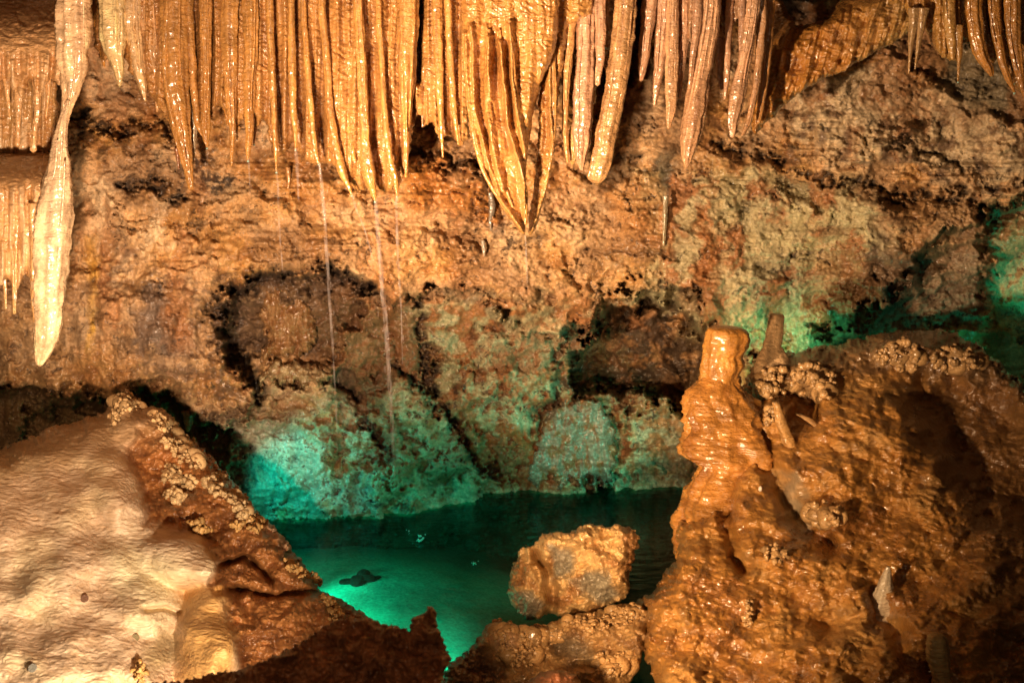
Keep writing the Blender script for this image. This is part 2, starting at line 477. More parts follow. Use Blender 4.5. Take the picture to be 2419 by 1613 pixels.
def wall_field():
    u = np.arange(-640, 3060, 3.0); v = np.arange(-330, 1350, 2.6)
    U, V = np.meshgrid(u, v); U = U.astype(f32); V = V.astype(f32)
    WU = fb2(U / 110, V / 110, 4, 3) * 26 + fb2(U / 36, V / 30, 4, 5, .65) * 12
    WV = fb2(U / 110, V / 110, 4, 13) * 26 + fb2(U / 36, V / 30, 4, 15, .65) * 12
    f = Field(U, V, WU, WV)
    Y0 = y_on_plane(np.interp(U, _us, _vs), 0.0)
    prof = np.interp(V, [-330, 0, 250, 330, 480, 620, 720, 830, 960, 1100, 1200, 1330], [.10, .06, .02, -.02, -.08, -.14, -.14, -.08, -.03, .0, .0, .12])
    Y = Y0 + prof
    # uneven relief at all scales
    big = fb2(U / 300, V / 240, 3, 21); mid = fb2(U / 95, V / 80, 3, 23)
    rid = 1 - np.abs(fb2(U / 60, V / 42, 4, 25)); fine = fb2(U / 17, V / 13, 3, 27)
    mid5 = fb2((U + WU) / 105, (V + WV) / 66, 5, 28, .55)
    b1, b2_ = worley((U + WU * 2.2) / 170, (V + WV * 2.2) / 88, 12)
    c1, c2_ = worley((U + WU * 1.6) / 62, (V + WV * 1.6) / 36, 14)
    blk = norm01(fb2(U / 210, V / 150, 3, 29), -.3, .4)
    Y = Y - 0.11 * big - 0.045 * mid5 + 0.075 * b1 * (.4 + .6 * blk) + 0.016 * c1 * (1 - .7 * blk) - 0.006 * fine
    joint = np.clip(1 - (b2_ - b1) / .10, 0, 1) * norm01(fb2(U / 90, V / 70, 3, 26), .0, .5)
    Y = Y + .03 * joint
    brow = f.reg(BROW, 5, 1.3)
    Y = Y - 0.24 * brow - 0.08 * f.reg(BROW, 40, 0.9)
    strata_zone = sst(300, 360, V) * (1 - sst(640, 740, V)) * sst(250, 420, U)
    st = fb2(U / 240 + V / 900, V / 15, 4, 31)
    strata_zone = strata_zone * norm01(fb2(U / 260, V / 70, 3, 33), -.35, .45)
    Y = Y - 0.020 * st * strata_zone
    fl_zone = sst(1380, 1500, U) * (1 - sst(2040, 2120, U)) * sst(380, 470, V)
    flu = fb2((U + WU) / 58, (V + WV) / 125, 5, 35, .6)
    Y = Y - 0.016 * flu * fl_zone
    lw_zone = (1 - sst(480, 560, U)) * sst(420, 560, V)
    Y = Y - 0.035 * fb2(U / 40, V / 120, 3, 37) * lw_zone
    r_ = np.random.default_rng(77)
    for k in range(64):
        low = k < 34
        cu = r_.uniform(560, 1680) if low else r_.uniform(120, 2350)
        cv = r_.uniform(650, 1180) if low else r_.uniform(330, 680)
        w_, h_ = (r_.uniform(40, 120), r_.uniform(35, 100)) if low else (r_.uniform(60, 200), r_.uniform(18, 50))
        if cu > 1480 and cv > 380 and r_.uniform() < .6: continue
        n_ = int(r_.integers(4, 7)); a0 = r_.uniform(0, 6.28)
        pg = [(cu + w_ * r_.uniform(.6, 1) * math.cos(a0 + j * 6.283 / n_), cv + h_ * r_.uniform(.6, 1) * math.sin(a0 + j * 6.283 / n_)) for j in range(n_)]
        Y = Y - r_.choice([-1, 1]) * r_.uniform(.025, .065) * f.reg(pg, 6, 1.1)
    # ---- colour
    col = np.ones(U.shape + (3,), f32) * np.array(TAN, f32)
    m1 = fb2(U / 160, V / 120, 4, 41); m2 = fb2(U / 45, V / 36, 4, 43); m3 = fb2(U / 14, V / 11, 3, 45)
    col = mixc(col, OCHRE, norm01(m1 + 0.3 * m2, -.2, .6) * 0.75)
    col = mixc(col, CREAM, norm01(-m1 + 0.5 * m2, 0.15, .8) * 0.6)
    col = mixc(col, RUST, norm01(m2 + 0.5 * m1, .25, .8) * 0.5)
    col = mixc(col, BROWN, norm01(m2 * .8 + m3 * .5, .32, .9) * 0.5)
    wet = 0.4 + 0.35 * m1
    lower = 1 - brow
    # centre recess: rust rock with pale crust patches
    cz = sst(640, 760, V) * sst(700, 860, U) * (1 - sst(1500, 1700, U))
    col = mixc(col, (0.26, 0.105, 0.036), cz * 0.85)
    col = mixc(col, (0.24, 0.13, 0.06), sst(620, 720, V) * (1 - sst(520, 720, U)) * .55)
    col = mixc(col, GREENP, cz * norm01(m1 * .6 + m2 * .9, .0, .35) * 0.85)
    ochband = f.reg([(330, 480), (700, 470), (1050, 500), (1450, 560), (1480, 640), (1100, 650), (900, 640), (760, 600), (560, 600), (380, 620)], 60, 2)
    col = mixc(col, (0.58, 0.33, 0.11), ochband * 0.6 * norm01(m2, -.7, .3))
    # right face: rust streaks over pale green-grey
    rz = f.reg([(1480, 430), (1700, 380), (2000, 420), (2100, 500), (2060, 740), (1900, 850), (1600, 740), (1500, 640)], 50, 1.5)
    col = mixc(col, GREENP, rz * 0.7)
    col = mixc(col, (0.33, 0.13, 0.045), rz * norm01(flu * 1.1 + m1 * .5, -.1, .4) * 0.85)
    col = mixc(col, (0.50, 0.45, 0.24), f.reg([(1800, 420), (1960, 480), (2000, 600), (1960, 700), (1850, 600)], 50, 1.5) * norm01(m2, -.3, .4) * .7)
    # upper right: pale crumbly rock
    ur = f.reg([(1830, 270), (1900, 190), (2000, 150), (2100, 150), (2205, 190), (2212, 245), (2300, 300), (2419, 330), (2600, 330), (2600, 420), (2200, 400), (1900, 340)], 14, .8)
    col = mixc(col, (0.62, 0.50, 0.32), ur * 0.9)
    col = mixc(col, BROWN, ur * norm01(m2 + m3 * .4, .12, .5) * 0.8)
    col = mixc(col, (0.16, 0.15, 0.10), f.reg([(2050, 60), (2600, 60), (2600, 330), (2330, 290), (2230, 250), (2215, 180), (2110, 140)], 16, .8) * 0.8)
    Y = Y + 0.10 * f.reg([(2050, 40), (2700, 40), (2700, 330), (2330, 290), (2230, 250), (2215, 180), (2110, 140)], 8, .8)
    us = f.reg([(1700, 330), (1900, 380), (2419, 470), (2600, 480), (2600, 360), (2200, 330), (1900, 300), (1780, 320)], 20, 1)
    col = mixc(col, GREYB, us * norm01(m2 + .5 * st, .1, .6) * 0.6)
    Y = Y - 0.03 * st * us
    rd = f.reg([(2060, 480), (2350, 470), (2700, 480), (2700, 700), (2330, 600), (2160, 570)], 30, 1)
    col = mixc(col, (0.30, 0.20, 0.11), rd * .7)
    # dark debris, stains, recess shade painted as colour
    def stain_shade(poly, c, amt, soft=18, warp=1.4, nz=None):
        nonlocal col
        m = f.reg(poly, soft, warp) * amt
        if nz is not None: m = m * nz
        col = mixc(col, c, m)
    mot = norm01(m2 + .7 * m3, -.25, .3)
    stain_shade([(385, 425), (420, 380), (475, 362), (520, 385), (575, 425), (520, 445), (430, 440)], DARK, .95, 8, 1, norm01(m3, -.5, 0))
    stain_shade([(150, 285), (240, 285), (330, 290), (400, 320), (380, 345), (300, 330), (200, 345), (150, 330)], DARK, .8, 12, 1, mot)
    stain_shade([(290, 420), (350, 430), (440, 455), (430, 475), (350, 455), (285, 445)], DARK, .85, 8, 1, mot)
    stain_shade([(-600, 935), (60, 935), (240, 930), (230, 1020), (0, 1060), (-600, 1100)], (0.26, 0.16, 0.07), .8, 14, .8)
    stain_shade([(320, 700), (390, 690), (440, 740), (430, 830), (370, 845), (310, 800)], GREYB, .85, 26, 1.2)
    stain_shade([(330, 640), (500, 650), (600, 720), (700, 760), (590, 960), (480, 960), (380, 900), (300, 780)], (0.14, 0.085, 0.05), .8, 50, 1.6, mot)
    stain_shade([(520, 690), (600, 640), (780, 628), (870, 690), (850, 740), (760, 690), (650, 690), (560, 760), (600, 900), (540, 900), (505, 760)], DARK, .93, 14, 1, norm01(m2 + m3, -.75, -.1))
    stain_shade([(620, 720), (860, 700), (950, 860), (960, 900), (840, 880), (700, 860)], (0.27, 0.13, 0.05), .7, 30, 1)
    stain_shade([(770, 870), (860, 860), (920, 900), (930, 930), (850, 960), (780, 910)], (0.10, 0.055, 0.035), .85, 16, 1)
    stain_shade([(600, 930), (760, 900), (800, 980), (760, 1100), (720, 1080), (620, 1040)], (0.44, 0.42, 0.27), .85, 24, 1, norm01(m2, -.6, .2))
    stain_shade([(560, 1010), (700, 990), (780, 1110), (900, 1140), (900, 1215), (600, 1230), (540, 1120)], (0.34, 0.36, 0.28), .85, 30, 1.3)
    stain_shade([(760, 1000), (860, 940), (900, 1010), (860, 1100), (780, 1090)], (0.50, 0.50, 0.36), .8, 18, 1.6, norm01(m3 + m2, -.2, .3))
    stain_shade([(945, 905), (1010, 945), (1070, 1020), (1140, 1110), (1145, 1185), (930, 1205), (900, 1150), (930, 1020)], GREENP, .85, 10, 1, norm01(m2, -.55, .1))
    stain_shade([(900, 940), (940, 930), (930, 1060), (900, 1090), (880, 1020)], (0.25, 0.10, 0.04), .85, 12, 1)
    stain_shade([(1075, 880), (1140, 800), (1260, 820), (1320, 860), (1315, 930), (1270, 1000), (1180, 1010), (1090, 960)], GREENP, .75, 24, 1.5, norm01(m2 + m3 * .6, -.35, .25))
    stain_shade([(1150, 1010), (1280, 1000), (1250, 1160), (1130, 1175), (1150, 1100)], (0.30, 0.11, 0.03), .9, 20, 1)
    stain_shade([(1200, 770), (1270, 760), (1370, 770), (1350, 800), (1325, 825), (1308, 850), (1270, 815), (1190, 790)], (0.62, 0.56, 0.34), .9, 12, 1, norm01(m3, -.9, 0))
    stain_shade([(1150, 700), (1330, 690), (1360, 770), (1200, 770)], (0.46, 0.38, 0.20), .6, 24, 1, mot)
    stain_shade([(1490, 700), (1560, 668), (1650, 720), (1690, 775), (1640, 770), (1560, 730)], (0.58, 0.55, 0.33), .85, 12, 1)
    stain_shade([(1380, 780), (1480, 735), (1600, 740), (1660, 800), (1660, 1040), (1560, 950), (1440, 920), (1360, 960), (1330, 860)], (0.075, 0.046, 0.028), .95, 26, 1.6, norm01(m2 + .5 * m3, -.6, .0))  # shadow of the hollow painted over the recess as dark brown
    stain_shade([(1365, 800), (1450, 780), (1480, 830), (1420, 870), (1370, 860)], (0.25, 0.13, 0.055), .7, 16, 1)
    stain_shade([(1480, 990), (1540, 960), (1650, 1040), (1650, 1150), (1480, 1150)], (0.36, 0.38, 0.26), .8, 22, 1.6, mot)
    stain_shade([(2060, 560), (2170, 570), (2160, 690), (2080, 760), (2040, 700)], (0.11, 0.075, 0.05), .9, 18, 1.2)
    stain_shade([(2150, 600), (2320, 590), (2340, 700), (2300, 770), (2080, 775), (2140, 690)], (0.24, 0.18, 0.12), .9, 14, .6)
    stain_shade([(1150, 560), (1290, 570), (1280, 592), (1140, 585)], DARK, .7, 8, .7, mot)
    stain_shade([(1150, 480), (1165, 560), (1200, 560), (1190, 500)], GREYB, .6, 10, .7)
    stain_shade([(950, 380), (1060, 380), (1150, 440), (1170, 490), (1060, 505), (960, 470)], (0.42, 0.17, 0.035), .85, 16, 1)
    stain_shade([(1400, 440), (1500, 420), (1600, 480), (1560, 600), (1450, 580)], (0.45, 0.22, 0.07), .6, 40, 1)
    stain_shade([(370, 470), (410, 440), (425, 460), (390, 530), (340, 600), (330, 580)], (0.70, 0.56, 0.36), .75, 12, .8)
    stain_shade([(205, 560), (225, 560), (240, 640), (222, 720), (220, 800), (210, 830), (212, 700)], (0.62, 0.36, 0.06), .9, 5, .3)
    stain_shade([(1560, 310), (1590, 320), (1600, 420), (1570, 480), (1545, 400)], (0.06, 0.06, 0.04), .8, 14, 1)
    stain_shade([(250, 600), (330, 560), (330, 640), (270, 700)], GREYB, .5, 20, 1.5, mot)
    wet = wet + 0.7 * f.reg([(950, 370), (1150, 430), (1170, 490), (960, 480)], 20, 1)
    col = mixc(col, DARK, joint * .55)
    # dirt and cavity shade painted into the hollows
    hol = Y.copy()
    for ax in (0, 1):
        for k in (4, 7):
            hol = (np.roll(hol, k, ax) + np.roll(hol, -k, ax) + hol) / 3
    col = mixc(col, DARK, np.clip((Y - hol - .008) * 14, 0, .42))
    # darkness of the gaps behind the dripstone, painted onto the wall
    stain_shade([(1445, -300), (1530, -300), (1520, 150), (1500, 200), (1440, 260), (1420, 200)], (0.02, .014, .01), .95, 14, .4)
    stain_shade([(1815, -300), (1990, -300), (1960, 60), (1880, 60), (1820, 60)], (0.02, .014, .01), .95, 14, .4)
    Y = Y + .35 * f.reg([(1445, -300), (1530, -300), (1520, 150), (1500, 200), (1440, 260), (1420, 200)], 16, .4)
    # broad rust and brown washes run down the face
    wash = fb2((U + WU) / 95, (V + WV) / 330, 4, 151)
    col = mixc(col, (0.34, 0.14, 0.04), norm01(wash, .05, .6) * .6 * brow)
    col = mixc(col, (0.22, 0.12, 0.055), norm01(fb2((U + WU) / 210, (V + WV) / 130, 4, 153), .1, .6) * .65)
    stain_shade([(545, 700), (640, 655), (770, 640), (860, 705), (850, 780), (760, 820), (660, 800), (580, 850), (545, 850)], (0.10, 0.055, 0.03), .75, 30, 1.3)  # brown alcove rock, with its recess shade painted in
    stain_shade([(860, 720), (960, 720), (1000, 860), (950, 900), (880, 860)], (0.20, 0.095, 0.04), .7, 24, 1.3)
    # small solution pits
    pn = fb2((U + WU) / 13, (V + WV) / 8, 3, 73)
    pit = sst(.42, .75, pn) * norm01(fb2(U / 120, V / 80, 3, 71), -.1, .4)
    pit = np.maximum(pit, sst(.55, .85, fb2((U + WU) / 30, (V + WV) / 17, 3, 74)) * norm01(fb2(U / 160, V / 110, 3, 75), -.3, .3))
    Y = Y + 0.02 * pit
    col = mixc(col, DARK, pit * 0.85)
    # shapes: + toward the viewer
    def bump(poly, amt, soft=20, warp=1.0):
        nonlocal Y
        Y = Y - amt * f.reg(poly, soft, warp)
    bump([(1060, 860), (1130, 795), (1230, 805), (1310, 855), (1320, 930), (1280, 1000), (1200, 1050), (1110, 1020), (1065, 950)], .11, 40)
    bump([(935, 890), (1010, 938), (1070, 1015), (1140, 1105), (1150, 1260), (880, 1260), (890, 1100), (920, 1000)], .10, 7)
    bump([(1480, 990), (1540, 955), (1660, 1040), (1660, 1260), (1460, 1260)], .10, 25)
    bump([(1385, 775), (1480, 735), (1570, 720), (1660, 790), (1670, 1030), (1560, 960), (1450, 915), (1370, 950)], -.85, 9)
    bump([(545, 700), (640, 655), (770, 640), (860, 705), (840, 780), (770, 860), (640, 880), (590, 940), (545, 850)], -.16, 14)
    bump([(770, 880), (860, 870), (930, 920), (890, 960), (800, 930)], -.10, 12)
    bump([(1440, 790), (1520, 740), (1600, 780), (1560, 830), (1460, 850)], .13, 16)
    bump([(1500, 850), (1600, 840), (1640, 920), (1560, 940)], .10, 16)
    bump([(2330, 480), (2900, 470), (2900, 900), (2360, 900), (2340, 720)], -.35, 12)
    bump([(2180, 600), (2320, 590), (2340, 700), (2300, 780), (2080, 780), (2140, 690)], -.10, 10, .5)
    bump([(2050, 560), (2170, 570), (2160, 690), (2080, 760), (2020, 720)], .06, 14)
    bump([(560, 950), (640, 900), (700, 960), (640, 1010), (560, 1030)], .05, 12)
    bump([(470, 980), (580, 960), (570, 1060), (520, 1085), (480, 1060)], .10, 14)
    bump([(600, 1000), (760, 960), (800, 1100), (900, 1140), (900, 1260), (580, 1260), (560, 1080)], .09, 24)
    bump([(2000, 300), (2130, 330), (2180, 390), (2050, 400)], .06, 14)
    bump([(1800, 275), (1840, 270), (1865, 320), (1830, 340)], .06, 8)
    bump([(960, 375), (1060, 385), (1150, 430), (1160, 490), (1080, 500), (970, 470)], .08, 22)
    bump([(-600, 600), (180, 640), (420, 700), (560, 860), (560, 960), (420, 945), (250, 915), (-600, 925)], .08, 60)
    bump([(200, 915), (330, 925), (440, 960), (500, 985), (560, 1010), (500, 1120), (300, 1080), (240, 1060), (200, 960)], -.16, 10)
    bump([(60, 1010), (150, 960), (240, 950), (260, 1000), (200, 1050), (60, 1080)], -.25, 14)
    bump([(-600, 930), (250, 920), (240, 1000), (-600, 1200)], -.05, 8)
    def crack(pts, w, dp, dark=.9, warp=.6):
        nonlocal Y, col
        m = f.line(pts, w * 2.4, warp * 1.6)
        br = norm01(fb2(U / 38, V / 30, 3, int(pts[0][0])), -.85, -.1)
        k = norm01(m + .35 * fb2(U / 11, V / 9, 3, int(pts[0][1])), .62, 1.0) * br
        Y = Y + dp * (k + .5 * m * br)
        col = mixc(col, DARK, k * dark)
    crack([(150, 288), (250, 300), (330, 296), (400, 318)], 9, .07, .7)
    crack([(300, 432), (370, 448), (440, 462)], 7, .06)
    crack([(500, 735), (540, 690), (640, 648), (770, 630), (865, 690)], 13, .08, .8)
    crack([(985, 700), (1000, 760), (1003, 850), (1015, 920)], 8, .07)
    crack([(930, 880), (1010, 925), (1065, 1000), (1130, 1085), (1180, 1110)], 8, .07)
    crack([(960, 368), (1060, 378), (1130, 408), (1180, 420)], 9, .08, .7)
    crack([(1700, 338), (1780, 345), (1850, 382), (1960, 412)], 6, .05)
    crack([(1960, 424), (2080, 452), (2210, 458), (2330, 475)], 8, .07)
    crack([(2110, 340), (2230, 370), (2330, 420), (2480, 430)], 6, .05)
    crack([(1330, 800), (1310, 850), (1310, 930), (1270, 1010)], 10, .06, .6)
    crack([(850, 985), (890, 1030), (905, 1060)], 9, .06)
    crack([(480, 1000), (570, 970), (590, 900)], 10, .06, .7)
    crack([(1640, 690), (1600, 680), (1560, 655)], 6, .05)
    crack([(1400, 600), (1560, 592), (1600, 600)], 5, .03, .5)
    crack([(1080, 690), (1200, 700), (1300, 690)], 6, .035, .5)
    crack([(640, 880), (740, 890), (860, 930)], 8, .05, .7)
    und = at(U, V, Y)[..., 2]
    col = mixc(col, (0.03, 0.03, 0.022), sst(.0, -.03, und) * .95)     # water's darkness painted onto the wall below the waterline
    col = mixc(col, (0.62, 0.52, 0.34), np.exp(-((und - .012) / .014) ** 2) * .45)   # tide line
    return U, V, Y, col, wet, f

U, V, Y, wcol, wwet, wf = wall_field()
wpts = at(U, V, Y)
WALLY = Y
def wall_y(u, v):
    i = int(round((v + 330) / 2.6)); j = int(round((u + 640) / 3.0))
    return float(WALLY[min(max(i, 0), WALLY.shape[0] - 1), min(max(j, 0), WALLY.shape[1] - 1)])
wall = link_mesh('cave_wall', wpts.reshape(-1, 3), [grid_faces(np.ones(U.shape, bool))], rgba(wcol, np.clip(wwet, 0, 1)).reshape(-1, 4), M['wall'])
tag(wall, 'uneven ochre and rust cave wall behind the pool', None, kind='structure')

# ------------------------------------------------------------------ ceiling, pool bed, water
def sheet(name, x0, x1, y0, y1, st, zf, colf, mat, label):
    x = np.arange(x0, x1, st); y = np.arange(y0, y1, st)
    X, Y_ = np.meshgrid(x, y); X = X.astype(f32); Y_ = Y_.astype(f32)
    Z = zf(X, Y_)
    o = link_mesh(name, np.stack([X, Y_, Z], -1).reshape(-1, 3), [grid_faces(np.ones(X.shape, bool))[:, ::-1]], colf(X, Y_).reshape(-1, 4), mat)
    return tag(o, label, None, kind='structure')

def rockcol(c, wet=.4):
    def g(X, Y_):
        n = fb2(X * 2.5, Y_ * 2.5, 4, 9)
        return rgba(np.ones(X.shape + (3,), f32) * np.asarray(c, f32) * (1 + .5 * n[..., None]), wet)
    return g
sheet('cave_ceiling', -5, 5, -1.5, 6.6, 0.035, lambda X, Y_: 3.25 + .12 * fb2(X * 1.3, Y_ * 1.3, 5, 3) - .05 * (1 - np.abs(fb2(X * 3, Y_ * 3, 3, 8))), rockcol(BROWN, .6), M['flow'], 'dark wet rock ceiling above the stalactites')

def bedz(X, Y_):
    # shallow shelf beside the left bank, deep toward the back and right
    d = -0.20 - 0.34 * sst(-.7, 0.9, X + 0.2 * (Y_ - 4.6)) - .06 * sst(5.2, 5.9, Y_)
    return d + .012 * fb2(X * 1.6, Y_ * 1.6, 2, 5) + .0015 * fb2(X * 14, Y_ * 14, 3, 6)
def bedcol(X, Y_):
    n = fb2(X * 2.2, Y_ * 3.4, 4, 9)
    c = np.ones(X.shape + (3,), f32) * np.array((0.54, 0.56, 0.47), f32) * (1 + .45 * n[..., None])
    dk = np.clip(sst(5.45, 5.95, Y_ + .18 * n) * .9 + sst(-.15, .75, X + .2 * n) * .85, 0, 1)  # fade of the pool glow painted into the bed colour
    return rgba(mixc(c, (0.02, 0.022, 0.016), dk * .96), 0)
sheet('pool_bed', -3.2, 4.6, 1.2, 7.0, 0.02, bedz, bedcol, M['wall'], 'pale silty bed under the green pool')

def water_mat():
    m, nt, N, L, b = new_mat('pool_water')
    N.remove(b)
    out = N['Material Output']
    geo = N.new('ShaderNodeNewGeometry')
    mp = N.new('ShaderNodeMapping'); mp.inputs['Scale'].default_value = (1.0, 2.2, 1)
    L.new(geo.outputs['Position'], mp.inputs['Vector'])
    nz = N.new('ShaderNodeTexNoise'); nz.inputs['Scale'].default_value = 9; nz.inputs['Detail'].default_value = 3
    L.new(mp.outputs[0], nz.inputs['Vector'])
    bp = N.new('ShaderNodeBump'); bp.inputs['Distance'].default_value = 0.005; bp.inputs['Strength'].default_value = 1
    L.new(nz.outputs['Fac'], bp.inputs['Height'])
    tr = N.new('ShaderNodeBsdfTransparent'); tr.inputs[0].default_value = (0.10, 0.52, 0.40, 1)
    gl = N.new('ShaderNodeBsdfGlossy'); gl.inputs['Roughness'].default_value = 0.05; gl.inputs['Color'].default_value = (.8, .9, .85, 1)
    L.new(bp.outputs[0], gl.inputs['Normal'])
    lw = N.new('ShaderNodeLayerWeight'); lw.inputs['Blend'].default_value = .5
    L.new(bp.outputs[0], lw.inputs['Normal'])
    pw = N.new('ShaderNodeMath'); pw.operation = 'POWER'; pw.inputs[1].default_value = 5; L.new(lw.outputs['Facing'], pw.inputs[0])
    fr = N.new('ShaderNodeMath'); fr.operation = 'MULTIPLY_ADD'; fr.inputs[1].default_value = .9; fr.inputs[2].default_value = .025; L.new(pw.outputs[0], fr.inputs[0])
    mx = N.new('ShaderNodeMixShader')
    L.new(fr.outputs[0], mx.inputs[0]); L.new(tr.outputs[0], mx.inputs[1]); L.new(gl.outputs[0], mx.inputs[2])
    L.new(mx.outputs[0], out.inputs['Surface'])
    return m
M['water'] = water_mat()
wv = np.array([[-3.2, 2.2, 0], [4.6, 2.2, 0], [4.6, 6.9, 0], [-3.2, 6.9, 0]], float)
tag(link_mesh('pool_water', wv, [np.array([[0, 1, 2, 3]])], None, M['water'], smooth=False), 'clear green lit water of the cave pool', None, kind='structure')

# ------------------------------------------------------------------ left flowstone mound
def left_mound(U, V, d, f):
    Y = np.interp(V, [900, 980, 1100, 1200, 1350, 1500, 1613, 1850], [4.75, 4.62, 4.28, 4.02, 3.70, 3.42, 3.2, 2.85]).astype(f32)
    Y = Y + (U - 300) / 1000 * .25
    b = f.blob
    def dome(cu, cv, ru, rv, rise, rot=0.0):
        c_, s_ = math.cos(rot), math.sin(rot)
        x = ((U - cu + f.WU * .5) * c_ + (V - cv + f.WV * .5) * s_) / ru; y = (-(U - cu) * s_ + (V - cv) * c_) / rv
        return rise * np.sqrt(np.clip(1.15 - x * x - y * y, 0, 1.15)) ** 1.2
    hs = [dome(40, 1290, 330, 300, .20), dome(262, 1172, 82, 112, .22, -.2), dome(425, 1322, 108, 66, .20, .2), dome(498, 1520, 84, 160, .22), dome(150, 1570, 270, 130, .19), dome(325, 1420, 100, 100, .13), dome(330, 1010, 110, 50, .12, .5)]
    k_ = 45.0
    Y = Y - np.log(sum(np.exp(k_ * h) for h in hs)) / k_ + .03
    Y = Y - .10 * b(650, 1490, 110, 60) - .05 * b(700, 1420, 60, 30)
    Y = Y + .05 * f.line([(345, 1440), (390, 1434), (425, 1448)], 7, .2)
    Y = Y + .10 * f.line([(520, 1330), (580, 1320), (640, 1370)], 8, .3) + .10 * f.line([(540, 1400), (650, 1405), (760, 1400)], 9, .5)
    right = f.reg([(300, 1075), (330, 1020), (420, 960), (620, 1230), (900, 1470), (900, 1850), (568, 1850), (566, 1530), (534, 1425), (490, 1385), (512, 1330), (475, 1268), (400, 1250), (340, 1240), (340, 1160), (322, 1100)], 14, .4)
    Y = Y + .07 * right
    Y = Y - .05 * fb2(U / 130, V / 100, 2, 77) - right * (.05 * fb2(U / 45, V / 40, 4, 78))
    n1 = fb2(U / 150, V / 130, 4, 80); n2_ = fb2(U / 40, V / 22, 3, 81)
    col = np.ones(U.shape + (3,), f32) * np.array((0.70, 0.50, 0.33), f32)
    col = mixc(col, (0.74, 0.56, 0.33), norm01(n1, -.1, .6) * .7)
    col = mixc(col, (0.52, 0.32, 0.17), norm01(n2_ - n1 * .5, .1, .8) * .6)
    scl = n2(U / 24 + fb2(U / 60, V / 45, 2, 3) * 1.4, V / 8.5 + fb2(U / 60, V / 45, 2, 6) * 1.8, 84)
    col = mixc(col, (0.42, 0.26, 0.14), norm01(-scl, .1, .6) * .55 * (1 - right))  # shadow lines of the ripple troughs painted into the colour
    col = mixc(col, (0.80, 0.66, 0.40), f.reg([(250, 1300), (330, 1290), (420, 1340), (430, 1420), (360, 1440), (290, 1400)], 40, .5) * .8)
    col = mixc(col, (0.36, 0.135, 0.032), right * .95)
    col = mixc(col, (0.18, 0.065, 0.02), right * norm01(n1 + n2_, -.1, .5) * .85)
    top = f.reg([(-400, 1100), (0, 1060), (200, 985), (300, 925), (420, 980), (360, 1060), (250, 1070), (100, 1110), (-400, 1160)], 24, .8)
    col = mixc(col, (0.34, 0.20, 0.09), top * .75)
    col = mixc(col, (0.36, 0.25, 0.12), f.reg([(365, 1480), (425, 1470), (430, 1560), (370, 1590), (340, 1560)], 16, .4) * .8)
    col = mixc(col, (0.56, 0.29, 0.075), f.reg([(430, 1390), (520, 1390), (560, 1500), (550, 1620), (420, 1620), (425, 1480)], 20, .4) * .85)
    rim = f.line([(440, 1010), (575, 1170), (690, 1320), (800, 1430)], 26, .6)
    col = mixc(col, (0.10, 0.06, 0.03), rim * norm01(fb2(U / 20, V / 20, 3, 83), -.3, .3) * .8)
    wet = 0.25 + .6 * right + .2 * n1 + .6 * f.blob(390, 1540, 50, 70)
    return Y, rgba(col, np.clip(wet, 0, 1))

def ripple(amp, su=34, sv=9, seed=3, rot=0.0):
    def g(p, U, V, d):
        w = fb2(U / 60, V / 45, 2, seed) * 1.1
        a = fb2(U / su + w * .4, V / sv + w, 3, seed + 4)
        return amp * (.25 * a + 1.0 * (1 - np.abs(n2(U / (su * 1.2) + w * 1.3, V / (sv * 1.5) + w * 1.6, seed + 8)) * 1.8))
    return g
PL = [(-520, 1130), (-100, 1075), (0, 1060), (100, 1020), (200, 985), (245, 980), (272, 932), (300, 925), (330, 955), (395, 968), (450, 1030), (495, 1080),
      (525, 1110), (575, 1160), (620, 1225), (665, 1262), (710, 1325), (760, 1392), (820, 1430), (880, 1460), (905, 1500), (900, 1850), (-520, 1850)]
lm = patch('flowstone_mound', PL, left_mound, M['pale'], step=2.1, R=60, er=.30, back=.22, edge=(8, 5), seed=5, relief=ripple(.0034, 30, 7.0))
tag(lm.o, 'large pale rippled flowstone mound in the left foreground with orange right flank', 'flowstone')

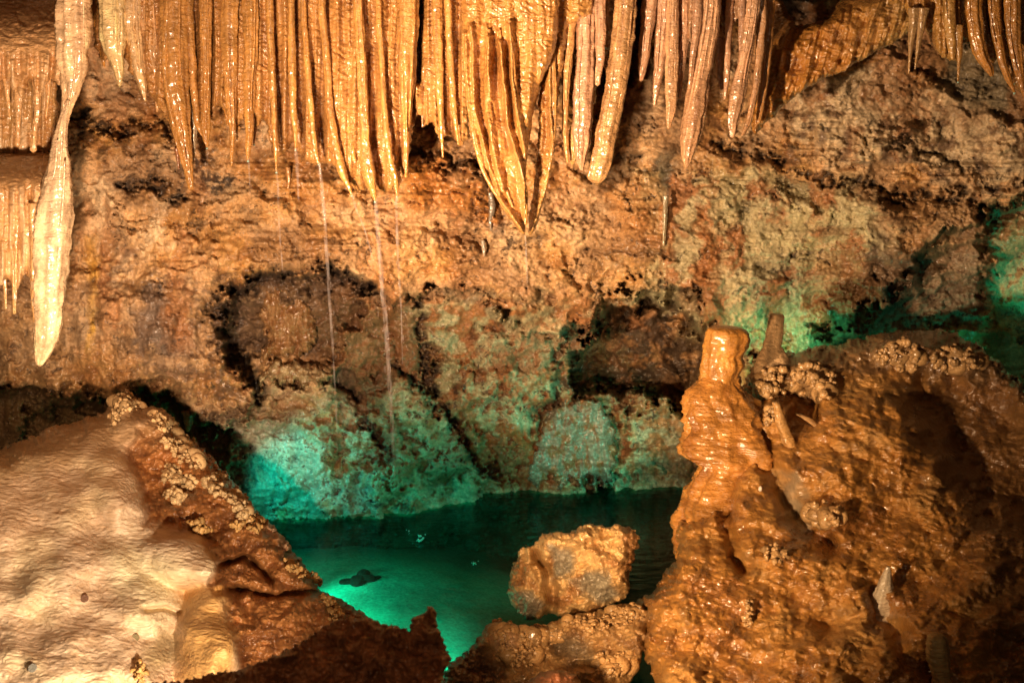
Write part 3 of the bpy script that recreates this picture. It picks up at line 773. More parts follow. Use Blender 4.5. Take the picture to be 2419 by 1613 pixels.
# ------------------------------------------------------------------ right flowstone mound
def right_mound(U, V, d, f):
    Y = np.interp(V, [740, 800, 900, 1000, 1150, 1300, 1450, 1613, 1850], [5.15, 5.0, 4.7, 4.45, 4.12, 3.8, 3.45, 3.1, 2.75]).astype(f32)
    Y = Y - (U - 1700) / 1000 * .22
    b = f.blob
    Y = Y + .30 * f.reg([(2180, 890), (2330, 900), (2440, 1000), (2520, 1300), (2300, 1180), (2240, 1090), (2150, 960)], 60, .8)
    Y = Y + .22 * f.reg([(1850, 930), (1900, 900), (1950, 960), (1930, 1010), (1870, 1000)], 16, .7)
    Y = Y + .16 * f.line([(1800, 1080), (1850, 1160), (1900, 1250), (1950, 1280)], 22, .8)
    Y = Y + .10 * f.line([(1720, 1180), (1720, 1280), (1760, 1350)], 14, .7) + .15 * b(1715, 1205, 16, 20)
    Y = Y - .16 * b(2020, 1000, 150, 70) - .14 * b(1960, 1110, 150, 50) - .14 * b(1970, 1210, 60, 50) - .12 * b(1850, 1330, 90, 60) - .12 * b(2200, 1490, 90, 80) - .1 * b(2330, 1350, 50, 60)
    Y = Y - .10 * b(1640, 1380, 60, 90) - .08 * b(1990, 1570, 80, 60) - .10 * b(2130, 830, 110, 40) + .12 * f.line([(2060, 1400), (2120, 1500), (2200, 1600)], 26, 1) + .1 * b(1950, 1480, 50, 30)
    Y = Y - .07 * fb2(U / 140, V / 100, 4, 90) - .022 * fb2(U / 60, V / 42, 3, 92)
    f1, f2_ = worley(U / 19 + fb2(U / 40, V / 40, 2, 4), V / 17, 6)
    nod = np.clip(1 - f1 * 1.25, 0, 1)
    knz = np.clip(f.reg([(1540, 1400), (1640, 1420), (1640, 1850), (1500, 1850)], 30, 1) + f.reg([(1800, 830), (2380, 770), (2420, 930), (2230, 880), (2000, 900), (1900, 960), (1780, 980)], 20, 1) * norm01(fb2(U / 50, V / 50, 2, 95), -.2, .3)
                  + .6 * norm01(fb2(U / 110, V / 90, 3, 97), .3, .6), 0, 1)
    Y = Y - .028 * np.sqrt(nod) * knz
    n1 = fb2(U / 150, V / 120, 4, 100); n2_ = fb2(U / 40, V / 26, 4, 101)
    col = np.ones(U.shape + (3,), f32) * np.array((0.40, 0.18, 0.042), f32)
    col = mixc(col, (0.24, 0.09, 0.024), norm01(n1 + .4 * n2_, .0, .6) * .8)
    col = mixc(col, (0.42, 0.23, 0.075), norm01(-n1 + .4 * n2_, .1, .7) * .6)
    col = mixc(col, (0.20, 0.10, 0.04), norm01(n2_, .25, .7) * .6)
    col = mixc(col, (0.17, 0.085, 0.035), f.reg([(2100, 860), (2700, 900), (2700, 1850), (2380, 1850), (2300, 1300), (2180, 1060)], 80, 1.5) * .75)
    col = mixc(col, (0.13, 0.08, 0.045), f.reg([(1790, 820), (2380, 760), (2420, 930), (2230, 880), (2000, 880), (1880, 940)], 20, 1) * .7)
    col = mixc(col, (0.40, 0.32, 0.22), f.reg([(1830, 1120), (1870, 1120), (1920, 1220), (1930, 1290), (1890, 1260)], 14, 1) * .7)
    wet = np.clip(.6 + .75 * n1 + .3 * n2_, .15, 1); col = col * np.array([.95, 1.02, 1.0], f32)
    return Y, rgba(col, wet)
PR = [(1600, 1235), (1595, 1315), (1560, 1370), (1522, 1410), (1533, 1480), (1522, 1545), (1550, 1613), (1560, 1850), (3000, 1850), (3000, 1200), (2480, 975), (2419, 915),
      (2365, 855), (2285, 803), (2215, 778), (2110, 783), (2010, 803), (1955, 818), (1890, 830), (1800, 828), (1760, 900), (1740, 1100), (1680, 1200)]
rm = patch('flowstone_mound', PR, right_mound, M['flow'], step=2.6, R=50, er=.30, back=.25, edge=(7, 6), seed=15, relief=ripple(.0085, 30, 9.5, 23), bounds=(1480, 2900, 740, 1830))
tag(rm.o, 'large wet orange brown flowstone mound filling the lower right, knobbly and shadowed', 'flowstone')

# ------------------------------------------------------------------ stalagmites and other growths on the right mound
SG = 'stalagmites on the right mound'
def tubeobj(name, label, cat, group, *a, **k):
    o = tube(name, *a, **k)
    return tag(o, label, cat, group)
st1 = tubeobj('stalagmite', 'tall thick orange stalagmite with a blunt flat cap, at the edge of the pool', 'stalagmite', SG,
        [(1704, 888, 88), (1698, 904, 104), (1692, 922, 140), (1702, 955, 168), (1706, 982, 172), (1712, 1004, 190), (1714, 1045, 206), (1720, 1078, 200), (1728, 1096, 164), (1722, 1112, 152), (1708, 1150, 168), (1694, 1190, 172), (1688, 1240, 176), (1680, 1300, 170)],
        4.55, M['flow'], (0.45, 0.205, 0.045), seed=51, M_=100, flat=.8, rough=.22, flute=.22, nflute=5, rip=.06, step=2.2, tip=(1, 1, 1), wet=.85, Yend=4.1)
cap = tube('cap', [(1714, 772, 40), (1714, 775, 74), (1717, 784, 96), (1716, 800, 106), (1714, 822, 100), (1708, 840, 90), (1708, 862, 98), (1704, 884, 88), (1702, 905, 84)],
        4.55, M['flow'], (0.50, 0.235, 0.05), seed=57, M_=70, rough=.12, flute=.16, nflute=8, rip=.04, step=2.0, tip=(1, 1, 1), wet=.95, parent=st1)
st2 = tubeobj('stalagmite', 'small pale brown post shaped stalagmite behind the tall capped one', 'stalagmite', SG,
        [(1834, 742, 30), (1834, 746, 36), (1832, 770, 36), (1828, 800, 38), (1824, 820, 44), (1826, 850, 80), (1830, 890, 120)],
        4.98, M['knobby'], (0.62, 0.42, 0.22), seed=61, M_=40, rough=.14, rip=.06, step=2.2, tip=(.7, .7, .7), wet=.6, Yend=4.75)
yy = rm.samp(2085, 1400)
tubeobj('stalagmite', 'small sharp whitish cone stalagmite low on the right mound', 'stalagmite', SG,
        [(2098, 1338, 8), (2095, 1360, 22), (2088, 1395, 42), (2080, 1430, 56), (2074, 1462, 86), (2070, 1480, 110)], yy + .01, M['pale'], (0.50, 0.42, 0.30), seed=63, M_=36, rough=.12, rip=.12, step=2.4, tip=(.6, .5, .4), wet=.7, Yend=rm.samp(2080, 1460) + .03)
tubeobj('stalagmite', 'stubby rounded stalagmite with a whitish top near the bottom right corner', 'stalagmite', SG,
        [(2215, 1498, 26), (2213, 1506, 44), (2215, 1540, 54), (2222, 1580, 50), (2235, 1625, 62)], rm.samp(2215, 1540) - .08, M['pale'], (0.46, 0.34, 0.15), seed=65, M_=36, rough=.16, rip=.1, step=2.4, tip=(.8, .6, .4), wet=.8)
tubeobj('root_dripstone', 'twisted root like calcite branch running down the right mound below the knobs', 'calcite branch', None,
        [(1832, 950, 18), (1842, 985, 24), (1853, 1020, 28), (1864, 1048, 32), (1880, 1062, 30), (1905, 1062, 14)], rm.samp(1850, 1030) - .06, M['flow'], (0.40, 0.23, 0.08), seed=67, M_=24, rough=.22, rip=.12, step=2.2, wet=.9)
tubeobj('root_dripstone', 'short knob ended calcite branch right of the twisted root', 'calcite branch', None,
        [(1885, 978, 14), (1905, 988, 22), (1925, 1002, 22), (1938, 1012, 30)], rm.samp(1910, 1000) - .08, M['flow'], (0.42, 0.25, 0.10), seed=69, M_=24, rough=.25, rip=.12, step=2.2, wet=.9)
peb = at(1796, 1154, rm.samp(1796, 1154) - .02)
tag(nodules('pebble', [peb], [.011], (0.75, 0.65, 0.55), M['coral'], seed=3, vary=0), 'tiny white pebble lodged on the right mound beside the tall stalagmite', 'pebble')

# popcorn clusters: parts of the mound they grow on
def popcorn(parent, samp, cu, cv, ru, rv, n, rpx, colour, seed, push=.02, mat='coral', ang=0.0):
    r_ = np.random.default_rng(seed)
    cs, rs = [], []
    for du, dv in ((0, 0), (.5, 0), (-.5, 0), (0, .4), (.85, .1), (-.85, -.1)):    # the crust the nodules grow on
        u = cu + du * ru * math.cos(ang) - dv * rv * math.sin(ang); v = cv + du * ru * math.sin(ang) + dv * rv * math.cos(ang)
        y = samp(u, v); rr = min(ru, rv) * .8 * depth(v, y) / F
        cs.append(at(u, v, y + rr * .8)); rs.append(rr)
    for i in range(n):
        a = r_.uniform(0, 2 * np.pi); q = math.sqrt(r_.uniform(0, 1))
        du, dv = math.cos(a) * q * ru, math.sin(a) * q * rv
        u = cu + du * math.cos(ang) - dv * math.sin(ang); v = cv + du * math.sin(ang) + dv * math.cos(ang)
        y = samp(u, v)
        sc = depth(v, y) / F
        rp = rpx * r_.uniform(.55, 1.25)
        h = push * r_.uniform(.1, 1.2) * (1 - q * .6)
        p = at(u, v, y - h) + np.array([0, 0, h * .6])
        cs.append(p); rs.append(rp * sc)
        for k in range(int(r_.integers(1, 4))):     # little buds on each nodule
            dd = r_.normal(size=3); dd /= np.linalg.norm(dd); dd[1] = -abs(dd[1])
            cs.append(p + dd * rp * sc * .95); rs.append(rp * sc * r_.uniform(.35, .6))
    return nodules('popcorn_cluster', cs, rs, colour, M[mat], parent, seed)

PC = (0.60, 0.40, 0.19)
for k, (u, v, ru, rv, n, rp, a) in enumerate([(300, 955, 34, 24, 34, 5, .2), (390, 1000, 40, 20, 44, 5, .6), (440, 1065, 50, 30, 70, 5, .8), (395, 1045, 14, 10, 10, 6, 0), (405, 1120, 22, 24, 26, 5.5, .8), (438, 1140, 26, 20, 26, 7, .2),
                                              (505, 1132, 26, 14, 22, 5.5, -.2), (520, 1165, 44, 14, 40, 7, .6), (570, 1190, 30, 20, 40, 5.5, .9), (600, 1235, 16, 30, 30, 5, -.4), (415, 1175, 24, 14, 16, 8, .4), (470, 1245, 26, 14, 14, 9, .3), (575, 1215, 30, 16, 16, 8, .7),
                                              (700, 1345, 36, 12, 34, 5, .6), (740, 1365, 24, 8, 20, 4.5, .6), (775, 1420, 22, 10, 18, 5, .5), (790, 1450, 16, 20, 14, 5, .3), (330, 1592, 16, 24, 26, 5.5, 0), (560, 1240, 14, 10, 6, 8, 0), (272, 985, 12, 20, 14, 5, 0)]):
    popcorn(lm.o, lm.samp, u, v, ru, rv, n, rp, PC if v < 1230 else (0.58, 0.33, 0.11), 200 + k, ang=a, push=.03)
for k, (u, v, ru, rv, n, rp) in enumerate([(1845, 905, 50, 34, 36, 9), (1915, 890, 28, 30, 26, 9), (1960, 905, 12, 20, 8, 8), (1925, 930, 36, 30, 24, 9), (2140, 840, 34, 40, 40, 8), (2085, 845, 16, 12, 10, 8), (1790, 925, 30, 20, 14, 10), (1830, 1310, 26, 22, 22, 6), (1770, 1460, 12, 40, 26, 5), (2260, 850, 60, 30, 40, 8), (1950, 1215, 40, 30, 14, 11), (1820, 985, 10, 20, 8, 9)]):
    popcorn(rm.o, rm.samp, u, v, ru, rv, n, rp, (0.42, 0.26, 0.11), 240 + k, mat='flow', push=.045)

# ------------------------------------------------------------------ boulder on its knobbly shelf
def knob(U, V, s, seed):
    f1, _ = worley(U / s + .5 * fb2(U / 40, V / 40, 2, seed), V / s + .5 * fb2(U / 40, V / 40, 2, seed + 1), seed)
    return np.sqrt(np.clip(1 - f1 * 1.2, 0, 1))
def boulder(U, V, d, f):
    Y = 3.95 + 0 * U
    b = f.blob
    Y = Y - .10 * b(1430, 1330, 90, 70) - .08 * b(1250, 1400, 40, 50) - .06 * b(1340, 1270, 80, 30) + .17 * f.line([(1262, 1315), (1285, 1345), (1302, 1390), (1300, 1450)], 11, .5) + .07 * f.line([(1385, 1290), (1420, 1280), (1440, 1260)], 8, .5)
    Y = Y - .05 * fb2(U / 70, V / 60, 4, 120) - .03 * (1 - np.abs(fb2(U / 32, V / 30, 3, 122)))
    grey = np.clip(f.reg([(1300, 1290), (1340, 1290), (1350, 1350), (1300, 1370)], 10, .6) + f.reg([(1385, 1360), (1440, 1350), (1460, 1400), (1420, 1425), (1380, 1400)], 12, .6) + f.reg([(1215, 1405), (1260, 1395), (1285, 1440), (1255, 1465), (1225, 1440)], 8, .6) + f.reg([(1330, 1360), (1390, 1370), (1380, 1410)], 10, .8) * .7, 0, 1)
    Y = Y - .034 * knob(U, V, 26, 124) * (1 - grey * .8) - .014 * knob(U, V, 12, 125) * (1 - grey * .6)
    n1 = fb2(U / 60, V / 50, 4, 126)
    col = np.ones(U.shape + (3,), f32) * np.array((0.66, 0.43, 0.18), f32)
    col = mixc(col, (0.36, 0.16, 0.05), norm01(n1, .05, .6) * .8)
    col = mixc(col, (0.66, 0.46, 0.2), norm01(-n1, .1, .7) * .6)
    col = mixc(col, (0.30, 0.28, 0.21), grey * .9)
    col = mixc(col, (0.25, 0.10, 0.03), f.reg([(1470, 1250), (1500, 1240), (1510, 1290), (1500, 1380), (1470, 1360)], 14, .6) * .8)
    return Y, rgba(col, np.clip(.75 + .4 * grey + .2 * n1, 0, 1))
PB = [(1198, 1400), (1204, 1350), (1222, 1310), (1236, 1290), (1262, 1286), (1280, 1262), (1300, 1255), (1345, 1258), (1385, 1240), (1430, 1243), (1465, 1240), (1500, 1250), (1510, 1275), (1502, 1320), (1484, 1360),
      (1488, 1400), (1468, 1420), (1430, 1432), (1400, 1452), (1320, 1455), (1295, 1445), (1270, 1462), (1240, 1462), (1212, 1430)]
bo = patch('boulder', PB, boulder, M['knobby'], step=1.8, R=34, er=.12, back=.03, edge=(3, 5), seed=25, close=.22)
tag(bo.o, 'knobbly orange boulder with glassy grey patches resting on the shelf over the pool', 'boulder')

def shelf(U, V, d, f):
    Y = np.interp(V, [1380, 1440, 1500, 1613, 1750], [4.02, 3.8, 3.62, 3.45, 3.35]).astype(f32)
    Y = Y - .05 * fb2(U / 90, V / 60, 4, 130) + .10 * f.blob(1318, 1527, 22, 22) + .06 * f.line([(1190, 1570), (1280, 1560), (1400, 1560)], 14, 1)
    z = norm01(fb2(U / 60, V / 50, 3, 132), -.5, .1)
    k1 = knob(U, V, 15, 134)
    Y = Y - (.026 * k1 + .012 * knob(U, V, 8, 136)) * (.35 + .65 * z) - .04 * f.reg([(1155, 1480), (1180, 1462), (1215, 1480), (1225, 1510), (1170, 1520)], 10, .5)
    n1 = fb2(U / 60, V / 50, 4, 137)
    col = np.ones(U.shape + (3,), f32) * np.array((0.42, 0.235, 0.085), f32)
    col = mixc(col, (0.56, 0.36, 0.15), k1 * .5)
    col = mixc(col, (0.20, 0.10, 0.04), norm01(n1, -.05, .4) * .8)
    col = mixc(col, (0.60, 0.38, 0.22), f.reg([(1155, 1480), (1180, 1462), (1215, 1480), (1235, 1530), (1170, 1540)], 14, .6) * .8)
    col = mixc(col, (0.14, 0.07, 0.03), f.reg([(1020, 1570), (1130, 1520), (1180, 1560), (1120, 1750), (1000, 1750)], 30, 1) * .8)
    col = mixc(col, (0.24, 0.20, 0.13), f.reg([(1280, 1510), (1400, 1500), (1420, 1545), (1300, 1550)], 16, 1) * .6)
    return Y, rgba(col, np.clip(.6 + .4 * n1, 0, 1))
PS = [(1030, 1640), (1058, 1572), (1110, 1530), (1150, 1480), (1175, 1465), (1215, 1478), (1265, 1482), (1340, 1455), (1440, 1438), (1500, 1418), (1530, 1415), (1535, 1480), (1518, 1545), (1495, 1590), (1480, 1640), (1470, 1800), (1000, 1800)]
sh = patch('popcorn_shelf', PS, shelf, M['knobby'], step=1.8, R=30, er=.12, back=.25, edge=(3, 5), seed=35)
tag(sh.o, 'rock shelf crusted with small brown popcorn nodules, under the boulder', 'rock shelf')
for k, (u, v, ru, rv, n, rp) in enumerate([(1185, 1490, 30, 26, 34, 5.5), (1280, 1500, 50, 26, 60, 5), (1400, 1470, 70, 20, 60, 6), (1480, 1450, 40, 24, 40, 6), (1440, 1570, 50, 30, 60, 6), (1230, 1545, 60, 30, 60, 5)]):
    popcorn(sh.o, sh.samp, u, v, ru, rv, n, rp, (0.50, 0.30, 0.12), 280 + k, mat='flow', push=.012)

# dark foreground ledge, out of the lamps' reach
def ledge(U, V, d, f):
    Y = np.interp(V, [1430, 1613, 1800], [1.78, 1.66, 1.6]).astype(f32) + (U - 700) / 4000
    Y = Y - .04 * fb2(U / 120, V / 100, 4, 140) - .016 * fb2(U / 28, V / 28, 4, 142)
    n1 = fb2(U / 80, V / 60, 4, 144)
    col = np.ones(U.shape + (3,), f32) * np.array((0.30, 0.115, 0.045), f32) * (1 + .5 * n1[..., None] + .35 * fb2(U / 16, V / 16, 3, 146)[..., None])
    return Y, rgba(col, .5)
PG = [(250, 1650), (340, 1610), (430, 1605), (560, 1585), (650, 1545), (720, 1512), (780, 1470), (800, 1462), (870, 1462), (925, 1478), (965, 1486), (975, 1458), (1002, 1446), (1018, 1432), (1030, 1440), (1033, 1480), (1052, 1530), (1066, 1556), (1050, 1600), (1040, 1850), (250, 1850)]
lg = patch('foreground_ledge', PG, ledge, M['wall'], step=2.6, R=26, er=.03, back=.10, edge=(4, 7), seed=45)
tag(lg.o, 'dark red brown rock ledge with a jagged spike, unlit at the bottom centre', 'rock ledge')
def fb_(U, V, d, f):
    Y = 2.95 - .05 * fb2(U / 70, V / 60, 4, 150)
    col = np.ones(U.shape + (3,), f32) * np.array((0.16, 0.06, 0.025), f32) * (1 + .4 * fb2(U / 30, V / 30, 3, 151)[..., None])
    return Y, rgba(col, .6)
tag(patch('boulder', [(1235, 1680), (1245, 1612), (1275, 1585), (1320, 1580), (1360, 1592), (1385, 1625), (1390, 1700)], fb_, M['wall'], step=2, R=60, er=.18, back=.05, edge=(2, 2), seed=55, close=.2).o,
    'smooth dark rounded boulder cut off by the bottom edge, in front of the popcorn shelf', 'boulder')
def subm(U, V, d, f):
    return y_on_plane(V, -.05) + 0 * U, rgba(np.ones(U.shape + (3,), f32) * np.array((0.05, 0.05, 0.04), f32), .2)
bz = at(846, 1372, float(y_on_plane(1372, -.20)))
sr = nodules('submerged_rock', [bz + np.array([dx, dy, dz]) for dx, dy, dz in ((0, 0, 0), (.06, .02, .0), (-.06, .0, -.01), (.02, .07, .01), (.10, .05, -.02))], [.055, .05, .045, .05, .04], (0.004, 0.004, 0.004), M['wall'], seed=8, wet=0)
tag(sr, 'small dark rock lying under the bright green water by the left bank', 'rock')

# coins dropped on the left mound
def coin(u, v, label, c):
    y = lm.samp(u, v)
    o = np.array(at(u, v, y - .006))
    R_, T_, n = .0145, .002, 28
    a = np.linspace(0, 2 * np.pi, n, endpoint=False)
    prof = [(0, T_ * .7), (R_ * .82, T_ * .7), (R_ * .86, T_), (R_, T_ * .8), (R_, -T_), (0, -T_)]
    vs, fs = [], []
    tilt = math.radians(52)
    for r, z in prof:
        for t in a:
            x, yy_, zz = r * math.cos(t), r * math.sin(t), z
            vs.append(o + np.array([x, yy_ * math.cos(tilt) - zz * math.sin(tilt), yy_ * math.sin(tilt) + zz * math.cos(tilt)]))
    for i in range(len(prof) - 1):
        for j in range(n):
            k = (j + 1) % n
            fs.append([i * n + j, (i + 1) * n + j, (i + 1) * n + k, i * n + k])
    cc = rgba(np.ones((len(vs), 3), f32) * np.asarray(c, f32), .7)
    return tag(link_mesh('coin', np.array(vs), [np.array(fs)], cc, M['coral'], smooth=False), label, 'coin', 'coins on the pale mound')
coin(200, 1413, 'plain brown round coin stuck on the pale mound, highest of the three', (0.20, 0.10, 0.06))
coin(320, 1506, 'dull grey brown coin on the pale mound near its wet patch', (0.22, 0.17, 0.08))
coin(77, 1577, 'greyish coin on the pale mound by the bottom left corner', (0.24, 0.22, 0.18))

# ------------------------------------------------------------------ flowstone tiers, upper left
def tier(Yback, Yfront, vback, vfront, seed, c):
    def g(U, V, d, f):
        t = np.clip((V - vback) / (vfront + 25 - vback), 0, 1)
        Y = Yfront + (Yback - Yfront) * (1 - t) ** 2.2
        fall = sst(vfront - 10, vfront + 30, V)
        fl = fb2(U / 22, V / 260, 3, seed)
        Y = Y - .05 * np.sqrt(np.clip(t, 0, 1)) - .035 * fl * fall + .03 * fall * sst(vfront, vfront + 250, V)
        n1 = fb2(U / 40, V / 60, 4, seed + 2)
        col = np.ones(U.shape + (3,), f32) * np.asarray(c, f32)
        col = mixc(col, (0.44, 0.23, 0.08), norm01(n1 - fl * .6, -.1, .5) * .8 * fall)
        col = mixc(col, (0.34, 0.19, 0.09), (1 - sst(.3, 1.05, t)) * .8)  # unlit top painted darker, fading towards the lip
        col = mixc(col, (0.75, 0.55, 0.33), norm01(fl, .1, .5) * fall * .6)
        return Y, rgba(col, .85)
    return g
TC = (0.62, 0.38, 0.17)
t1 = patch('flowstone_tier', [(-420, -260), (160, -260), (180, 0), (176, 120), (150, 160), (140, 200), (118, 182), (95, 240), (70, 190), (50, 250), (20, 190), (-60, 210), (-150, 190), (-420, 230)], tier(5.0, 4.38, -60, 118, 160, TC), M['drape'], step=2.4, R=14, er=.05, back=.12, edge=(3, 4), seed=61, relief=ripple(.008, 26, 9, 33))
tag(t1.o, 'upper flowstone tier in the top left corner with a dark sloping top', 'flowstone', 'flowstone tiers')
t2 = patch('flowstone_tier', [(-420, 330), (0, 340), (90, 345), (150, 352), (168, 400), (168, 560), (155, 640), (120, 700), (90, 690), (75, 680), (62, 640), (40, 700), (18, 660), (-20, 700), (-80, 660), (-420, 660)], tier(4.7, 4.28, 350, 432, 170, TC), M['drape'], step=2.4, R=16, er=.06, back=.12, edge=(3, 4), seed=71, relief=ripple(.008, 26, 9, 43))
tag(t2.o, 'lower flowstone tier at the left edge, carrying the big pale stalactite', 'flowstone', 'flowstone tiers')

CDY = -0.16
tb = patch('flowstone_tier', [(-420, 130), (120, 130), (134, 200), (140, 260), (138, 330), (120, 370), (-420, 370)], tier(4.62, 4.62, 100, 130, 163, (0.46, 0.27, 0.10)), M['drape'], step=2.6, R=14, er=.05, back=.12, edge=(3, 4), seed=66, relief=ripple(.010, 26, 12, 36))
tag(tb.o, 'ochre flowstone wall recessed between the two left tiers', 'flowstone', 'flowstone tiers')
# backing drapery of the main curtain
def curtain(Yc, seed, c, dark=.5):
    def g(U, V, d, f):
        fl = fb2(U / 34 + .1 * fb2(U / 90, V / 200, 2, seed), V / 700, 3, seed)
        fl2 = fb2(U / 13, V / 420, 2, seed + 6)
        Y = Yc + CDY - .055 * fl - .014 * fl2 + .04 * sst(150, 420, V)
        slot = f.line([(992, -300), (990, 60), (987, 190)], 8, .1)
        Y = Y + .14 * slot
        n1 = fb2(U / 40, V / 70, 4, seed + 2)
        col = np.ones(U.shape + (3,), f32) * np.asarray(c, f32)
        col = mixc(col, (.015, .01, .008), slot * 1.3)  # darkness of the gap painted into the groove
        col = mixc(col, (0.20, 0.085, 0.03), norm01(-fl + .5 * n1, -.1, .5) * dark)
        col = mixc(col, (0.55, 0.30, 0.09), norm01(fl2, .1, .6) * .5)
        return Y, rgba(col, .9)
    return g
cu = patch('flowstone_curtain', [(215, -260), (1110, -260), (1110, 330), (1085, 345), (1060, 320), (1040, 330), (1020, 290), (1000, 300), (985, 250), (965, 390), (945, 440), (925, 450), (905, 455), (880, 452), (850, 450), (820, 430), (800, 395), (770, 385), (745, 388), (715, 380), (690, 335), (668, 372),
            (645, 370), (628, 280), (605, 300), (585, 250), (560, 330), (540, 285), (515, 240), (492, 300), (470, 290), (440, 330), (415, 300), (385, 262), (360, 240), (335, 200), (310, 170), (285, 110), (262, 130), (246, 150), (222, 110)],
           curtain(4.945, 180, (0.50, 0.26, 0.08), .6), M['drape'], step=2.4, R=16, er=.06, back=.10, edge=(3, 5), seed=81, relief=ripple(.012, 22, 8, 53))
tag(cu.o, 'wide brown rippled drapery hanging behind the ochre stalactites', 'drapery')
cu2 = patch('flowstone_curtain', [(1320, -260), (1460, -260), (1450, 60), (1435, 190), (1420, 120), (1405, 250), (1390, 150), (1375, 210), (1352, 120), (1335, 170), (1318, 60)], curtain(4.93, 190, (0.52, 0.30, 0.13), .7), M['drape'], step=2.4, R=14, er=.05, back=.10, edge=(4, 4), seed=91, relief=ripple(.012, 20, 10, 63))
tag(cu2.o, 'lumpy pinkish drapery root right of the big folded drapery', 'drapery')
cu3 = patch('flowstone_curtain', [(1575, -260), (1835, -260), (1828, 60), (1815, 200), (1800, 150), (1785, 90), (1760, 60), (1740, 40), (1720, 110), (1700, 30), (1680, 70), (1650, 50), (1630, 100), (1610, 60), (1590, 130), (1572, 60)], curtain(4.95, 195, (0.42, 0.25, 0.14), .8), M['drape'], step=2.4, R=14, er=.05, back=.10, edge=(4, 4), seed=95, relief=ripple(.010, 20, 10, 67))
tag(cu3.o, 'pinkish brown drapery root above the right hand stalactites', 'drapery')

# the big folded drapery: two halves
def folds(Yc, seed, ribs, c):
    def g(U, V, d, f):
        Y = Yc + CDY + 0 * U
        col = np.ones(U.shape + (3,), f32) * np.asarray(c, f32)
        n1 = fb2(U / 40, V / 80, 4, seed)
        col = mixc(col, (0.36, 0.17, 0.045), norm01(n1, .0, .5) * .6)
        for pts, w, a in ribs:
            m = f.line(pts, w, .12)
            Y = Y - a * m
            col = mixc(col, (0.58, 0.32, 0.10), m * .4) if a > 0 else mixc(col, (0.28, 0.12, 0.035), m * .55)
        Y = Y - .02 * fb2(U / 30, V / 220, 3, seed + 3)
        return Y, rgba(col, .95)
    return g
d1 = patch('folded_drapery', [(1085, -260), (1260, -260), (1320, 0), (1322, 60), (1305, 140), (1275, 200), (1262, 260), (1250, 330), (1242, 400), (1246, 480), (1240, 556), (1228, 548), (1205, 520), (1180, 480), (1160, 430), (1138, 400), (1118, 330), (1104, 250), (1097, 160), (1090, 60)],
           folds(4.72, 210, [([(1096, 80), (1103, 200), (1115, 300), (1140, 400), (1185, 480), (1236, 550)], 8, .06), ([(1112, 60), (1122, 260), (1150, 370), (1180, 460)], 6, .05), ([(1155, 90), (1150, 250), (1165, 350), (1190, 450)], 9, .05), ([(1180, 100), (1190, 180), (1200, 300), (1240, 430), (1243, 520)], 7, .06), ([(1205, 60), (1212, 180), (1220, 260), (1240, 350), (1243, 440)], 7, .05),
                             ([(1170, 100), (1176, 250), (1205, 350)], 9, -.02), ([(1200, 100), (1204, 220), (1215, 300)], 6, -.02), ([(1130, 110), (1136, 240), (1150, 330)], 8, -.012), ([(1150, 60), (1152, 160), (1160, 240)], 5, .03)], (0.53, 0.27, 0.075)), M['drape'], step=2.0, R=16, er=.08, back=.10, edge=(2, 2), seed=101, relief=ripple(.007, 20, 9, 73))
for pts in ([(1096, 80, 9), (1103, 200, 10), (1115, 300, 10), (1140, 400, 10), (1185, 480, 10), (1236, 550, 6)], [(1155, 70, 8), (1150, 180, 14), (1158, 290, 14), (1178, 400, 10), (1212, 490, 6)],
            [(1180, 70, 6), (1187, 150, 10), (1194, 260, 11), (1222, 370, 12), (1240, 450, 12), (1242, 530, 7)], [(1205, 50, 8), (1211, 150, 11), (1218, 230, 12), (1226, 300, 8)]):
    tube('fold', pts, float(np.mean([d1.samp(p[0], p[1]) for p in pts])) + .010, M['drape'], (0.53, 0.27, 0.075), seed=int(pts[0][0]), M_=20, rough=.15, rip=.08, step=2.4, wet=.95, parent=d1.o, Yend=None)
tag(d1.o, 'large smooth ochre folded drapery tapering to the lowest point of the row', 'drapery')
d2 = patch('folded_drapery', [(1250, -260), (1420, -260), (1400, 40), (1345, 60), (1335, 130), (1316, 250), (1312, 340), (1300, 410), (1285, 470), (1268, 540), (1250, 558), (1248, 520), (1262, 430), (1270, 330), (1272, 240), (1288, 140), (1275, 60)],
           folds(4.84, 220, [([(1290, 60), (1300, 150), (1296, 260), (1310, 330)], 7, .05), ([(1268, 420), (1290, 320), (1288, 230)], 8, -.03), ([(1310, 340), (1290, 450), (1258, 545)], 7, .05), ([(1275, 130), (1262, 180), (1255, 240)], 7, .03)], (0.54, 0.29, 0.085)), M['drape'], step=2.0, R=16, er=.08, back=.10, edge=(2, 3), seed=111, relief=ripple(.008, 20, 9, 83))
for pts in ([(1300, 60, 8), (1308, 160, 12), (1309, 260, 12), (1306, 340, 10), (1288, 440, 9), (1260, 540, 6)], [(1282, 120, 8), (1274, 190, 10), (1262, 250, 6)]):
    tube('fold', pts, float(np.mean([d2.samp(p[0], p[1]) for p in pts])) + .003, M['drape'], (0.54, 0.29, 0.085), seed=int(pts[0][0]), M_=20, rough=.15, rip=.08, step=2.4, wet=.95, parent=d2.o)
tag(d2.o, 'narrow leaning drapery pressed against the right side of the big folded one', 'drapery')

